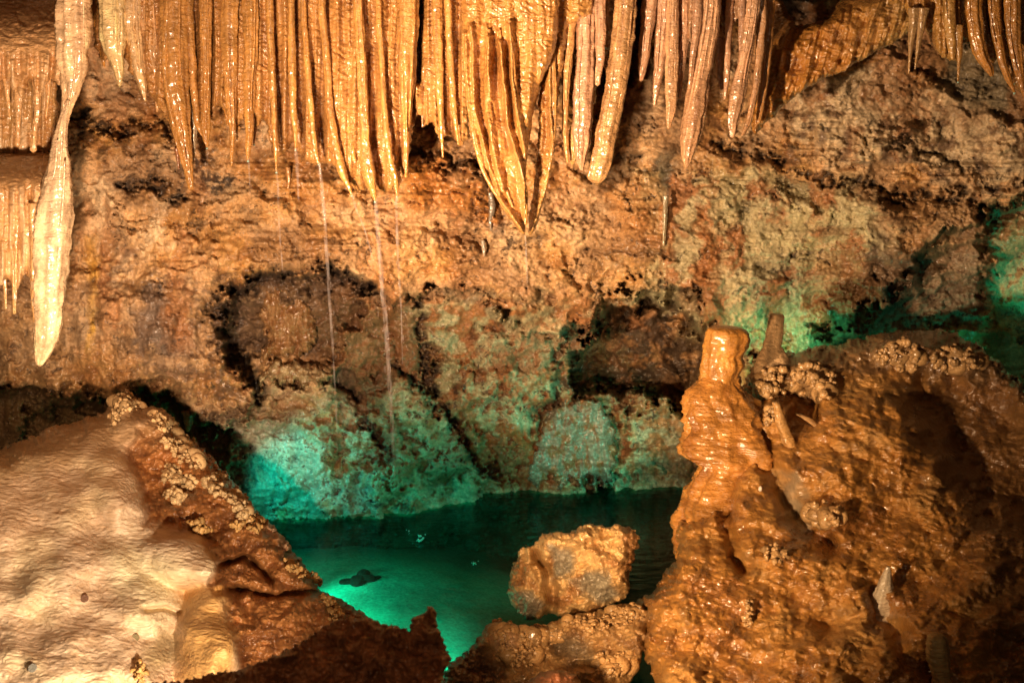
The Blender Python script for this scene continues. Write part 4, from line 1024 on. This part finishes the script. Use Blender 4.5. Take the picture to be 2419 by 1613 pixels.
# sloping flowstone shelf, upper right, and corner drapery
def slope(U, V, d, f):
    e = sdf(U, V, [(1700, 330), (1905, 205), (2080, 120), (2180, 60), (2180, 900), (1700, 900)])   # depth from the lower edge
    t = np.clip(-e / 200, 0, 1)
    Y = 5.05 + CDY * .5 + .55 * sst(.45, 1.1, t) + .03 * t
    fl = fb2((U + V * .3) / 24, (V - U * .2) / 120, 3, 230)
    Y = Y - .04 * fl * (1 - sst(.5, .9, t)) - .03 * fb2(U / 50, V / 40, 3, 232)
    n1 = fb2(U / 50, V / 40, 4, 233)
    col = np.ones(U.shape + (3,), f32) * np.array((0.48, 0.22, 0.045), f32)
    col = mixc(col, (0.30, 0.13, 0.035), norm01(n1, 0, .6) * .7)
    col = mixc(col, (0.42, 0.30, 0.11), norm01(U, 1950, 2150) * .6)
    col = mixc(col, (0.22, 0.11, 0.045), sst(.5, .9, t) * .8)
    return Y, rgba(col, .95)
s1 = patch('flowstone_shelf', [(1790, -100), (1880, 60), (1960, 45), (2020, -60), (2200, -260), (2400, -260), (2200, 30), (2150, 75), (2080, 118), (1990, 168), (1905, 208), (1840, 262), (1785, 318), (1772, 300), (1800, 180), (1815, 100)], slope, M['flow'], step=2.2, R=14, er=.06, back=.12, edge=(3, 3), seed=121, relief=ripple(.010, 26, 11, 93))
tag(s1.o, 'smooth orange flowstone shelf sloping up to the right with a sharp diagonal lower edge', 'flowstone')
d3 = patch('corner_drapery', [(2120, -260), (2700, -260), (2700, 200), (2560, 190), (2440, 235), (2405, 215), (2380, 190), (2365, 90), (2345, 165), (2325, 160), (2300, 120), (2275, 100), (2268, 148), (2245, 146), (2218, 128), (2200, 100), (2185, 66), (2160, 60), (2130, 10)],
           curtain(4.85, 240, (0.44, 0.235, 0.06), .6), M['drape'], step=2.2, R=14, er=.06, back=.10, edge=(3, 3), seed=131, relief=ripple(.010, 20, 12, 97))
tag(d3.o, 'dim orange drapery in the top right corner', 'drapery')

# ------------------------------------------------------------------ stalactites
G_L = 'pale stalactites of the left tiers'; G_C = 'ochre stalactites of the main curtain'; G_R = 'pinkish stalactites right of the folded drapery'; G_K = 'stalactites of the top right corner'
CR = (0.78, 0.58, 0.36); OC = HONEY; OC2 = (0.50, 0.25, 0.06); PK = PINK; PK2 = (0.46, 0.27, 0.165)
S = [
 # (points top->tip, Y, colour, group, label)
 ([(180, -260, 84), (174, 0, 78), (174, 90, 78), (173, 170, 62), (168, 215, 46), (159, 252, 28), (150, 290, 22), (144, 325, 20), (141, 370, 20)], 4.27, (0.74, 0.53, 0.31), G_L, 'thick pale stalactite at top left whose thin tip runs down to the lower tier'),
 ([(45, 150, 26), (44, 200, 24), (43, 260, 18), (42, 300, 12), (42, 345, 12)], 4.36, TC, G_L, 'thin cream stalactite reaching the lower tier, nearest the left edge'),
 ([(84, 150, 26), (86, 200, 20), (88, 260, 14), (82, 310, 14), (78, 356, 16)], 4.37, TC, G_L, 'thin cream stalactite widening where it meets the lower tier, under the upper tier'),
 ([(110, 140, 22), (114, 200, 14), (112, 240, 8), (108, 278, 4)], 4.40, TC, G_L, 'short thin stalactite ending in mid air between the two left tiers'),
 ([(12, 150, 20), (16, 200, 16), (20, 250, 8), (24, 285, 4)], 4.39, TC, G_L, 'short hooked stalactite at the very left edge under the upper tier'),
 ([(160, 236, 5), (154, 262, 14), (147, 295, 22), (142, 335, 33), (142, 380, 46), (136, 430, 66), (128, 490, 82), (122, 560, 84), (117, 650, 76), (113, 740, 66), (108, 800, 54), (101, 838, 38), (94, 860, 18)], 4.24, CR, G_L, 'largest and palest stalactite, blunt and cream white, hanging from the lower left tier'),
 ([(78, 480, 22), (80, 560, 20), (80, 660, 18), (84, 760, 10)], 4.22, (0.60, 0.36, 0.15), G_L, 'slim ochre rib joined to the left side of the big cream stalactite'),
 ([(36, 470, 34), (36, 540, 28), (34, 600, 18), (34, 670, 12), (34, 740, 7)], 4.27, (0.56, 0.35, 0.15), G_L, 'thin straight stalactite left of the big cream one on the lower tier'),
 ([(62, 460, 14), (58, 530, 12), (48, 580, 9), (40, 640, 6)], 4.29, (0.58, 0.36, 0.16), G_L, 'slanting rib that joins the thin straight stalactite on the lower tier'),
 ([(8, 450, 20), (6, 540, 16), (10, 640, 10), (14, 730, 6)], 4.31, (0.50, 0.33, 0.16), G_L, 'thin stalactite cut by the left edge under the lower tier'),
 ([(262, -260, 70), (265, 0, 62), (268, 90, 56), (276, 140, 34), (281, 170, 22), (282, 203, 8)], 4.92, (0.80, 0.64, 0.33), G_C, 'bright cream stalactite at the left end of the main curtain'),
 ([(230, -260, 30), (232, 0, 26), (238, 90, 18), (246, 158, 5)], 5.0, OC2, G_C, 'thin brown stalactite between the top left pale column and the bright cream one'),
 ([(310, -260, 44), (312, 0, 44), (318, 90, 38), (328, 170, 28), (343, 238, 6)], 4.95, (0.70, 0.50, 0.26), G_C, 'pale stalactite with a slanted pointed tip right of the bright cream one'),
 ([(350, -260, 40), (352, 0, 44), (360, 100, 42), (368, 170, 34), (371, 205, 16), (371, 264, 5)], 4.97, (0.58, 0.36, 0.17), G_C, 'stalactite with a broken stepped end and thin straw tip'),
 ([(412, -260, 56), (410, 0, 60), (410, 120, 60), (416, 220, 58), (428, 300, 46), (436, 350, 34), (445, 405, 22), (451, 447, 12)], 4.92, OC, G_C, 'broad ochre stalactite with a long pointed tip over the dark debris patch'),
 ([(395, -260, 18), (395, 0, 16), (388, 120, 14), (394, 210, 12), (410, 300, 10)], 4.88, OC, G_C, 'rib along the left side of the broad pointed stalactite'),
 ([(462, 230, 22), (459, 300, 18), (457, 335, 16), (454, 370, 12), (452, 404, 5)], 4.99, (0.42, 0.34, 0.22), G_C, 'short whitish grey stub beside the tip of the broad pointed stalactite'),
 ([(440, -260, 24), (445, 0, 24), (452, 120, 20), (458, 220, 18), (466, 290, 14), (478, 320, 8)], 4.94, OC, G_C, 'narrow stalactite bending into the bulb tipped one'),
 ([(485, -260, 34), (485, 0, 30), (486, 100, 26), (488, 200, 20), (486, 260, 20), (486, 300, 26), (487, 322, 18), (489, 348, 5)], 4.93, OC, G_C, 'stalactite with a swollen glossy bulb above its dripping tip'),
 ([(510, -260, 16), (510, 0, 14), (516, 130, 12), (526, 220, 10), (538, 296, 5)], 4.97, OC2, G_C, 'thin slanting rib just right of the bulb tipped stalactite'),
 ([(545, -260, 44), (543, 0, 42), (543, 120, 40), (546, 220, 30), (549, 290, 18), (548, 340, 11), (547, 392, 4)], 4.92, OC, G_C, 'ochre stalactite tapering evenly to a needle, second right of the bulb tipped one'),
 ([(592, -260, 40), (592, 0, 38), (592, 120, 34), (588, 220, 26), (588, 300, 18), (587, 340, 13), (586, 378, 5)], 4.91, OC, G_C, 'rough ochre stalactite with chevron ripples and a narrow tip'),
 ([(622, -260, 26), (620, 0, 24), (616, 130, 22), (610, 230, 14), (600, 340, 4)], 5.01, PK2, G_C, 'thin dark pinkish stalactite behind the one with chevron ripples'),
 ([(634, -260, 20), (637, 0, 17), (642, 150, 17), (647, 260, 14), (651, 340, 10), (653, 405, 4)], 4.90, OC, G_C, 'slender straight stalactite standing clear with dark gaps on its left'),
 ([(688, -260, 20), (688, 0, 17), (689, 140, 18), (693, 250, 16), (697, 310, 11), (698, 352, 5)], 4.90, OC, G_C, 'slender stalactite, the shorter of the slender pair in mid curtain'),
 ([(714, -260, 18), (716, 0, 15), (726, 150, 15), (735, 270, 14), (744, 350, 12), (752, 386, 7)], 4.89, OC, G_C, 'long slender stalactite from whose tip a thick stream of water falls'),
 ([(758, -260, 20), (760, 0, 18), (770, 120, 18), (778, 230, 18), (790, 330, 20), (806, 400, 22), (822, 435, 14), (831, 460, 5)], 4.90, OC, G_C, 'stalactite curving right to a pale bumpy tip'),
 ([(790, -260, 18), (795, 0, 15), (802, 130, 14), (815, 240, 14), (828, 330, 14), (838, 380, 10)], 4.94, OC, G_C, 'rib between the curving tip and the longest dripping stalactite'),
 ([(842, -260, 26), (846, 0, 24), (854, 150, 24), (860, 270, 22), (864, 350, 26), (872, 410, 30), (880, 445, 18), (886, 474, 6)], 4.88, OC, G_C, 'longest dripping stalactite of the main curtain, pouring the main stream'),
 ([(890, -260, 18), (893, 0, 15), (902, 150, 14), (910, 280, 14), (920, 370, 14), (932, 420, 13), (938, 462, 5)], 4.88, OC, G_C, 'slender stalactite right of the main stream with a curved dripping tip'),
 ([(962, -260, 54), (962, 0, 50), (962, 120, 44), (961, 200, 36), (961, 270, 22), (960, 340, 12), (959, 418, 5)], 4.89, OC, G_C, 'ochre carrot shaped stalactite just left of the black slot'),
 ([(1008, -260, 18), (1006, 0, 16), (1003, 120, 14), (999, 220, 11), (998, 300, 4)], 5.0, (0.46, 0.28, 0.16), G_C, 'thin pinkish stalactite right of the black slot'),
 ([(1034, -260, 26), (1033, 0, 24), (1036, 120, 22), (1039, 220, 17), (1042, 300, 11), (1046, 372, 4)], 4.92, OC, G_C, 'stalactite with a thin tip over the glossy wet rock'),
 ([(1058, -260, 20), (1059, 0, 18), (1064, 130, 16), (1070, 230, 14), (1076, 290, 11), (1083, 342, 4)], 4.91, OC, G_C, 'last slender stalactite before the big folded drapery'),
 # behind / right of the folded drapery
 ([(1262, 60, 30), (1262, 130, 30), (1258, 180, 28), (1250, 240, 18), (1246, 300, 8)], 4.78, PK, G_R, 'short pinkish stalactite in front of the folded drapery, between its halves'),
 ([(1348, -60, 26), (1346, 60, 28), (1340, 160, 20), (1336, 240, 14), (1336, 320, 13), (1341, 384, 6)], 4.90, (0.58, 0.33, 0.12), G_R, 'narrow rib stalactite right of the black gap by the folded drapery'),
 ([(1386, -60, 42), (1384, 60, 42), (1380, 160, 46), (1376, 240, 48), (1374, 320, 42), (1372, 370, 26), (1374, 402, 8)], 4.90, PK, G_R, 'broad pinkish stalactite with a torn lower end'),
 ([(1360, 300, 30), (1358, 340, 30), (1356, 374, 18), (1352, 388, 6)], 4.94, (0.60, 0.36, 0.12), G_R, 'short glossy ochre stub between the narrow rib and the broad torn stalactite'),
 ([(1418, -60, 26), (1420, 50, 26), (1418, 130, 22), (1412, 200, 12)], 4.88, PK, G_R, 'short knobbly stalactite just left of the thick leaning one'),
 ([(1485, -260, 54), (1478, 0, 50), (1466, 120, 50), (1452, 220, 50), (1438, 300, 50), (1424, 370, 52), (1414, 410, 50), (1412, 424, 40)], 4.85, (0.54, 0.32, 0.14), G_R, 'thick leaning stalactite with a flat broken end'),
 ([(1540, -260, 40), (1536, 0, 36), (1528, 80, 30), (1520, 150, 24), (1514, 190, 10)], 4.95, PK, G_R, 'short stalactite right of the wide black gap'),
 ([(1574, -260, 40), (1570, 0, 38), (1563, 90, 32), (1555, 180, 24), (1546, 248, 8)], 4.96, PK, G_R, 'stalactite with a pointed tip, second right of the wide black gap'),
 ([(1592, -60, 26), (1590, 60, 28), (1588, 160, 30), (1585, 240, 26), (1580, 303, 10)], 4.93, (0.56, 0.34, 0.18), G_R, 'stalactite just left of the longest pink one, ending level with the rock knob'),
 ([(1618, -60, 30), (1616, 60, 28), (1610, 140, 24), (1604, 232, 8)], 4.97, PK, G_R, 'stalactite partly hidden behind the longest pink one on its left'),
 ([(1690, -260, 44), (1682, 0, 40), (1670, 100, 42), (1656, 180, 46), (1642, 260, 52), (1630, 330, 44), (1625, 370, 26), (1623, 395, 8)], 4.86, (0.60, 0.36, 0.20), G_R, 'longest pink stalactite with a ringed blunt tip'),
 ([(1648, -60, 20), (1645, 60, 20), (1636, 140, 14), (1630, 210, 8)], 4.84, PK, G_R, 'thin rib on the left side of the longest pink stalactite'),
 ([(1722, -260, 22), (1722, 0, 18), (1720, 100, 16), (1717, 180, 14), (1712, 234, 6)], 4.95, PK, G_R, 'thin stalactite right of the longest pink one'),
 ([(1700, 90, 22), (1698, 160, 18), (1704, 210, 10)], 5.0, PK2, G_R, 'short dark stalactite half hidden behind the longest pink one on its right'),
 ([(1786, -260, 36), (1780, 0, 32), (1768, 90, 30), (1756, 160, 30), (1744, 220, 36), (1734, 280, 28), (1730, 324, 10)], 4.88, (0.58, 0.35, 0.20), G_R, 'pink stalactite with a ringed swollen lower half right of the longest one'),
 ([(1755, -60, 18), (1752, 60, 16), (1750, 120, 10)], 4.92, PK2, G_R, 'short thin stalactite above the ringed swollen one'),
 ([(1806, -260, 24), (1802, 0, 22), (1795, 110, 20), (1786, 200, 18), (1770, 280, 14), (1755, 320, 10)], 4.91, (0.50, 0.29, 0.15), G_R, 'slanting stalactite whose tip curls left beside the ringed swollen one'),
 ([(1824, -260, 28), (1818, 0, 24), (1812, 120, 22), (1802, 220, 20), (1792, 290, 10)], 4.97, (0.50, 0.26, 0.09), G_R, 'last stalactite against the smooth orange shelf'),
 # top right corner
 ([(2160, 20, 26), (2155, 80, 18), (2150, 130, 9), (2147, 174, 4)], 4.82, (0.42, 0.27, 0.12), G_K, 'thin straw stalactite in the top right corner, left one of the close pair'),
 ([(2182, 20, 26), (2176, 70, 16), (2168, 120, 9), (2162, 164, 4)], 4.81, (0.42, 0.27, 0.12), G_K, 'thin straw stalactite in the top right corner, right one of the close pair'),
 ([(2262, 60, 24), (2266, 120, 16), (2265, 150, 8), (2263, 192, 4)], 4.80, (0.44, 0.24, 0.07), G_K, 'dripping straw at the lip of the corner drapery'),
 ([(2300, -260, 40), (2300, 0, 38), (2306, 70, 36), (2320, 130, 30), (2336, 165, 20), (2342, 180, 8)], 4.78, (0.46, 0.22, 0.05), G_K, 'blunt orange stalactite in the corner drapery'),
 ([(2346, -260, 30), (2346, 0, 30), (2352, 70, 26), (2364, 130, 20), (2378, 180, 16), (2396, 218, 6)], 4.80, (0.44, 0.21, 0.05), G_K, 'hooked orange stalactite curving right in the corner drapery'),
 ([(2392, -260, 40), (2392, 0, 38), (2394, 80, 32), (2404, 150, 24), (2422, 230, 8)], 4.79, (0.42, 0.20, 0.05), G_K, 'long orange stalactite at the right edge of the photo'),
 ([(2240, -260, 30), (2240, 0, 28), (2244, 60, 26), (2248, 110, 20), (2250, 140, 8)], 4.80, (0.46, 0.27, 0.08), G_K, 'short wet stalactite on the left part of the corner drapery'),
]
dripping = ('dripping', 'stream of water', 'curving right', 'chevron', 'slender straight', 'shorter of the', 'main stream', 'lowest')
for k, (pts, Yc, c, g, label) in enumerate(S):
    wmax = max(p[2] for p in pts)
    pale = c is CR or c[2] > .3
    Yq = Yc + (CDY if g != G_L else 0)
    o = tubeobj('stalactite', label, 'stalactite', g, pts, Yq, M['drape'], c, seed=300 + k * 7, M_=44 if wmax > 30 else 26, flat=.8,
            rough=.13, flute=.24 if wmax > 24 else .10, nflute=4 + int(wmax / 14), rip=.05 if wmax > 16 else .03, step=2.4, wet=.95 if not pale else .8)
    if wmax >= 28:
        r_ = np.random.default_rng(900 + k)
        nr = 3 if wmax > 48 else 2
        for j in range(nr):          # raised ribs down the front
            off = (j + .5) / nr * 2 - 1 + r_.uniform(-.15, .15)
            q0, q1 = r_.uniform(-.1, .25), r_.uniform(.7, .97)
            C, _ = smooth_poly(pts, 40)
            seg = C[max(int(q0 * 40), 0):int(q1 * 40)]
            rw = r_.uniform(4.5, 8) * (1 if wmax > 40 else .8)
            rp = [(p[0] + off * .40 * p[2] + r_.normal() * .8, p[1], min(rw, p[2] * .4) * (.5 + .5 * math.sin(math.pi * (i + 1) / (len(seg) + 1)))) for i, p in enumerate(seg)][::4]
            wid = float(np.mean([p[2] for p in seg])) * depth(seg[len(seg) // 2][1], Yq) / F
            dy = .5 * wid * .8 * math.sqrt(max(1 - (off * .8) ** 2, .05))
            tube('rib', rp, Yq - dy * .93, M['drape'], np.minimum(np.asarray(c) * np.array([1.1, 1.1, 1.15]), .85), seed=700 + k * 5 + j, M_=12, rough=.25, flute=.1, rip=.12, step=3, wet=.95, parent=o)
    if any(q in label for q in dripping):
        e = pts[-1]; sc = depth(e[1], Yq) / F
        nodules('water_drop', [at(e[0], e[1] + 3, Yq)], [2.6 * sc], (.8, .75, .7), M['trickle2'], o, seed=k, wet=1)

# ------------------------------------------------------------------ small flowstones on the wall
def casc(name, poly, seed, c, label, amt=.10, edgev=None):
    P = np.asarray(poly, float)
    def g(U, V, d, f):
        base = np.vectorize(wall_y)(U, V) if U.size < 2 else WALLY[np.clip(np.round((V + 330) / 2.6).astype(int), 0, WALLY.shape[0] - 1), np.clip(np.round((U + 640) / 3.0).astype(int), 0, WALLY.shape[1] - 1)]
        t = np.clip((V - P[:, 1].min()) / (P[:, 1].max() - P[:, 1].min()), 0, 1)
        fl = fb2(U / 24, V / 90, 4, seed, .6)
        sm = float(np.percentile(base, 20))
        Y = .35 * base + .65 * sm - amt * (.25 + t) - .018 * fl - .03 * fb2(U / 45, V / 40, 3, seed + 7)
        n1 = fb2(U / 24, V / 30, 4, seed + 4)
        col = np.ones(U.shape + (3,), f32) * np.asarray(c, f32)
        col = mixc(col, (0.25, 0.11, 0.035), norm01(n1 * 1.3 - fl * .3, .0, .5) * .85)
        return Y, rgba(col, .9)
    o = patch(name, poly, g, M['drape'], step=2.2, R=14, er=.10, back=.25, edge=(9, 10), seed=seed, relief=ripple(.008, 24, 10, seed))
    return tag(o.o, label, 'flowstone', 'small flowstones on the back wall')
casc('wall_flowstone', [(615, 690), (660, 680), (720, 690), (745, 760), (738, 810), (722, 830), (705, 846), (695, 832), (680, 842), (662, 840), (648, 838), (636, 846), (622, 870), (606, 860), (630, 800), (612, 745)], 400, (0.36, 0.20, 0.085), 'brown flowstone cascade under the dark arch, fringed with stubby drips', .05)
casc('wall_flowstone', [(610, 872), (650, 850), (720, 860), (780, 888), (778, 900), (762, 905), (748, 925), (738, 902), (716, 918), (705, 898), (690, 915), (680, 895), (664, 912), (652, 895), (640, 908), (628, 888), (616, 930), (604, 905)], 410, (0.48, 0.36, 0.19), 'pale fringed flowstone lip just below the brown cascade', .10)
casc('wall_flowstone', [(1292, 975), (1340, 945), (1400, 938), (1442, 985), (1456, 1060), (1450, 1110), (1430, 1150), (1420, 1130), (1406, 1164), (1392, 1130), (1370, 1158), (1350, 1130), (1325, 1160), (1300, 1130), (1270, 1158), (1248, 1140), (1252, 1090), (1272, 1030)], 420, (0.24, 0.22, 0.16), 'wet teal lit flowstone bulge dripping into the back of the pool', .07)
for k, (pts, lab, c) in enumerate([
    ([(1572, 462, 14), (1572, 490, 12), (1570, 530, 10), (1568, 580, 6)], 'slim whitish trickle of calcite on the wall below the wide black gap', (0.40, 0.33, 0.20)),
    ([(1158, 455, 12), (1162, 490, 16), (1158, 520, 10), (1160, 545, 5)], 'glassy grey little stalactite on the wall left of the folded drapery tip', (0.24, 0.20, 0.15)),
    ([(1140, 568, 10), (1143, 590, 9), (1144, 606, 3)], 'tiny white stalactite on the wall below and left of the folded drapery tip', (0.42, 0.36, 0.27)),
    ([(418, 350, 14), (420, 375, 10), (422, 400, 4)], 'tiny brown stalactite on the wall left of the broad pointed stalactite', (0.36, 0.15, 0.06)),
    ([(680, 395, 12), (682, 425, 9), (680, 448, 4)], 'tiny ochre stalactite on the wall below the slender pair', (0.5, 0.26, 0.09)),
    ([(445, 970, 30), (446, 1000, 22), (443, 1018, 8)], 'short brown drip of rock over the black hollow above the left mound', (0.42, 0.22, 0.09))]):
    y = min(wall_y(p[0], p[1]) for p in pts) - .004
    tubeobj('wall_stalactite', lab, 'stalactite', 'tiny stalactites on the back wall', pts, y, M['drape'], c, seed=450 + k, M_=20, rough=.2, rip=.12, step=2, wet=.9)

# ------------------------------------------------------------------ falling water
def trickle_mat():
    m, nt, N, L, b = new_mat('falling_water')
    b.inputs['Base Color'].default_value = (0.75, 0.70, 0.70, 1); b.inputs['Roughness'].default_value = .1
    b.inputs['Specular IOR Level'].default_value = .8
    out = N['Material Output']
    tr = N.new('ShaderNodeBsdfTransparent')
    geo = N.new('ShaderNodeNewGeometry')
    mp = N.new('ShaderNodeMapping'); mp.inputs['Scale'].default_value = (60, 60, 9); L.new(geo.outputs['Position'], mp.inputs['Vector'])
    nz = N.new('ShaderNodeTexNoise'); nz.inputs['Scale'].default_value = 1; nz.inputs['Detail'].default_value = 3; L.new(mp.outputs[0], nz.inputs['Vector'])
    mr = N.new('ShaderNodeMapRange'); mr.inputs[1].default_value = .35; mr.inputs[2].default_value = .75; mr.inputs[3].default_value = .0; mr.inputs[4].default_value = .2
    L.new(nz.outputs['Fac'], mr.inputs[0])
    mx = N.new('ShaderNodeMixShader'); L.new(mr.outputs[0], mx.inputs[0]); L.new(tr.outputs[0], mx.inputs[1]); L.new(b.outputs[0], mx.inputs[2])
    L.new(mx.outputs[0], out.inputs['Surface'])
    return m
M['trickle'] = trickle_mat()
def droplets(parent, pts, Yc, n, seed, Yend):
    r_ = np.random.default_rng(seed)
    C, s = smooth_poly(pts, 60)
    cs, rs = [], []
    V_, F_ = [], []
    for i in range(n):
        q = r_.uniform(.25, 1) ; k = int(q * 59)
        y = Yc + (Yend - Yc) * q
        p = at(C[k, 0] + r_.normal() * 6, C[k, 1], y); sc = depth(C[k, 1], y) / F
        V_.append(ICV * np.array([1.0, 1.0, r_.uniform(3, 8)]) * sc * r_.uniform(.7, 1.3) + p); F_.append(ICF + i * len(ICV))
    return link_mesh('droplets', np.vstack(V_), [np.vstack(F_)], None, M['trickle'], parent)
TR = [
 ([(753, 384, 7), (760, 440, 9), (768, 540, 9), (778, 700, 7), (788, 850, 5), (794, 960, 4), (797, 1060, 2)], 4.88, 4.88, 'thick pale stream falling from the slender stalactite in mid curtain', 14),
 ([(887, 468, 9), (892, 540, 11), (900, 640, 12), (910, 760, 12), (918, 860, 12), (925, 980, 10), (930, 1080, 7), (933, 1170, 3)], 4.87, 5.05, 'main long stream of water falling into the middle of the pool', 26),
 ([(938, 458, 6), (936, 500, 7), (940, 600, 6), (948, 750, 4), (951, 860, 2)], 4.87, 5.1, 'faint thread of water just right of the main stream', 10),
 ([(653, 402, 5), (657, 450, 6), (660, 540, 5), (668, 640, 3)], 4.89, 4.89, 'short thread of water below the slender straight stalactite', 3),
 ([(587, 376, 4), (589, 410, 4), (590, 460, 3)], 4.90, 4.90, 'tiny thread of water below the stalactite with chevron ripples', 2),
 ([(698, 350, 8), (701, 385, 9), (703, 430, 6), (706, 480, 3)], 4.89, 4.89, 'short fuzzy spray below the shorter slender stalactite', 3),
 ([(831, 456, 4), (840, 490, 5), (862, 545, 4), (880, 610, 3)], 4.89, 4.89, 'slanting thread of water from the pale bumpy tip', 3),
 ([(489, 346, 3), (490, 380, 3), (490, 412, 2)], 4.92, 4.92, 'fine water thread under the bulb tipped stalactite', 1),
 ([(1241, 556, 4), (1243, 600, 4), (1246, 680, 3)], 4.72, 4.72, 'faint drip line under the tip of the folded drapery', 4),
]
for k, (pts, y0, y1, label, nd) in enumerate(TR):
    o = tubeobj('water_stream', label, 'falling water', 'threads of water falling from the stalactites', pts, y0 + CDY, M['trickle'], (1, 1, 1), seed=500 + k, M_=10, rough=.35, flute=.2, rip=.2, step=3, Yend=y1)
    droplets(o, pts, y0 + CDY, nd, 520 + k, y1)
def splash(u, v, r, n, label, seed):
    r_ = np.random.default_rng(seed)
    p = at(u, v, float(y_on_plane(v, 0.0)))
    cs = [p + np.array([r_.normal() * r * .6, r_.normal() * r * .4, abs(r_.normal()) * r * .9 + .003]) for _ in range(n)]
    rs = [r * r_.uniform(.08, .28) for _ in range(n)]
    # crown of thin arcs round the impact
    o = nodules('splash', cs, rs, (0.5, 0.9, 0.8), M['trickle2'], seed=seed, vary=.1, wet=1)
    return tag(o, label, 'splash', 'small splashes on the pool')
splash(992, 1280, .024, 16, 'curved splash of droplets on the dark part of the pool', 601)
splash(964, 1262, .014, 6, 'smallest splash just above and left of the curved one', 602)
splash(1123, 1336, .018, 8, 'splash on the green pool left of the boulder', 603)

# ------------------------------------------------------------------ lamps (show-cave lamps hidden among the rocks, plus added fills)
def lamp(name, kind, loc, energy, color, target=None, size=.03, angle=60, blend=.5):
    l = bpy.data.lights.new(name, kind); l.energy = energy; l.color = color; l.shadow_soft_size = size
    o = bpy.data.objects.new(name, l); COL.objects.link(o); o.location = loc
    if target is not None:
        from mathutils import Vector
        dv = Vector(target) - Vector(loc)
        o.rotation_euler = dv.to_track_quat('-Z', 'Y').to_euler()
        if kind == 'SPOT':
            l.spot_size = math.radians(angle); l.spot_blend = blend
    return o
WARM = (1.0, 0.645, 0.40)
lamp('curtain_lamp', 'SPOT', (-1.1, 1.9, 1.3), 590, WARM, tuple(at(620, 240, 5.0)), .06, 76, .8)
lamp('wall_lamp', 'SPOT', (-1.35, 1.7, 1.4), 1150, (1.0, 0.65, 0.38), tuple(at(1560, 300, 5.3)), .06, 66, 1.0)
lamp('left_wall_fill', 'SPOT', (-1.6, 1.8, 1.75), 110, (1.0, 0.64, 0.36), tuple(at(120, 930, 5.2)), .06, 44, 1.0)  # added fill for the dim wall behind the left mound
lamp('left_mound_lamp', 'SPOT', (-0.5, 1.75, 0.9), 320, (1.0, 0.78, 0.54), tuple(at(160, 1280, 3.8)), .03, 62, .8)
lamp('right_mound_lamp', 'SPOT', (-0.2, 1.95, 1.12), 400, (1.0, 0.63, 0.33), tuple(at(1700, 1190, 4.0)), .05, 60, 1.0)
lamp('camera_fill', 'POINT', (0.3, -0.6, 2.7), 32, (1.0, 0.66, 0.38), size=.10)  # added fill beside the camera, lifts the shadows
TEAL = (0.0, 1.0, 0.80)
lamp('pool_lamp', 'SPOT', tuple(at(565, 1120, 4.9)), 24, TEAL, tuple(at(800, 1170, 5.5)), .02, 90, .6)
UL = at(742, 1398, 4.62) - np.array([0, 0, .035])
lamp('underwater_lamp', 'SPOT', tuple(UL), 17, (0.0, 1.0, 0.62), tuple(UL + np.array([.50, .12, -.15])), .06, 100, .8)
UB = at(702, 1338, 5.0) - np.array([0, 0, .035])
lamp('underwater_lamp', 'SPOT', tuple(UB), 22, (0.0, 1.0, 0.62), tuple(UB + np.array([.50, .04, -.14])), .06, 104, .8)
lamp('underwater_lamp', 'SPOT', tuple(at(1085, 1580, 4.25) + np.array([0, 0, .04])), 30, (0.0, 1.0, 0.62), tuple(at(960, 1400, 4.9)), .05, 100, .9)  # added to widen the glow over the middle of the pool
lamp('green_lamp', 'SPOT', tuple(at(1680, 1100, 5.1)), 34, (0.08, 1.0, 0.66), tuple(at(1330, 1080, 5.8)), .03, 96, .8)
lamp('right_green_lamp', 'SPOT', tuple(at(1960, 845, 5.2)), 16, (0.18, 1.0, 0.45), tuple(at(1800, 700, 5.9)), .05, 110, 1.0)
lamp('mound_green_lamp', 'POINT', tuple(at(1905, 850, 5.62)), 2.2, (0.0, 1.0, 0.55), size=.03)
lamp('ridge_green_lamp', 'POINT', tuple(at(2370, 890, 5.75)), 1.6, (0.0, 1.0, 0.6), size=.03)
lamp('far_green_lamp', 'SPOT', tuple(at(2720, 820, 5.5)), 18, (0.0, 1.0, 0.62), tuple(at(2500, 640, 6.3)), .03, 48, .4)
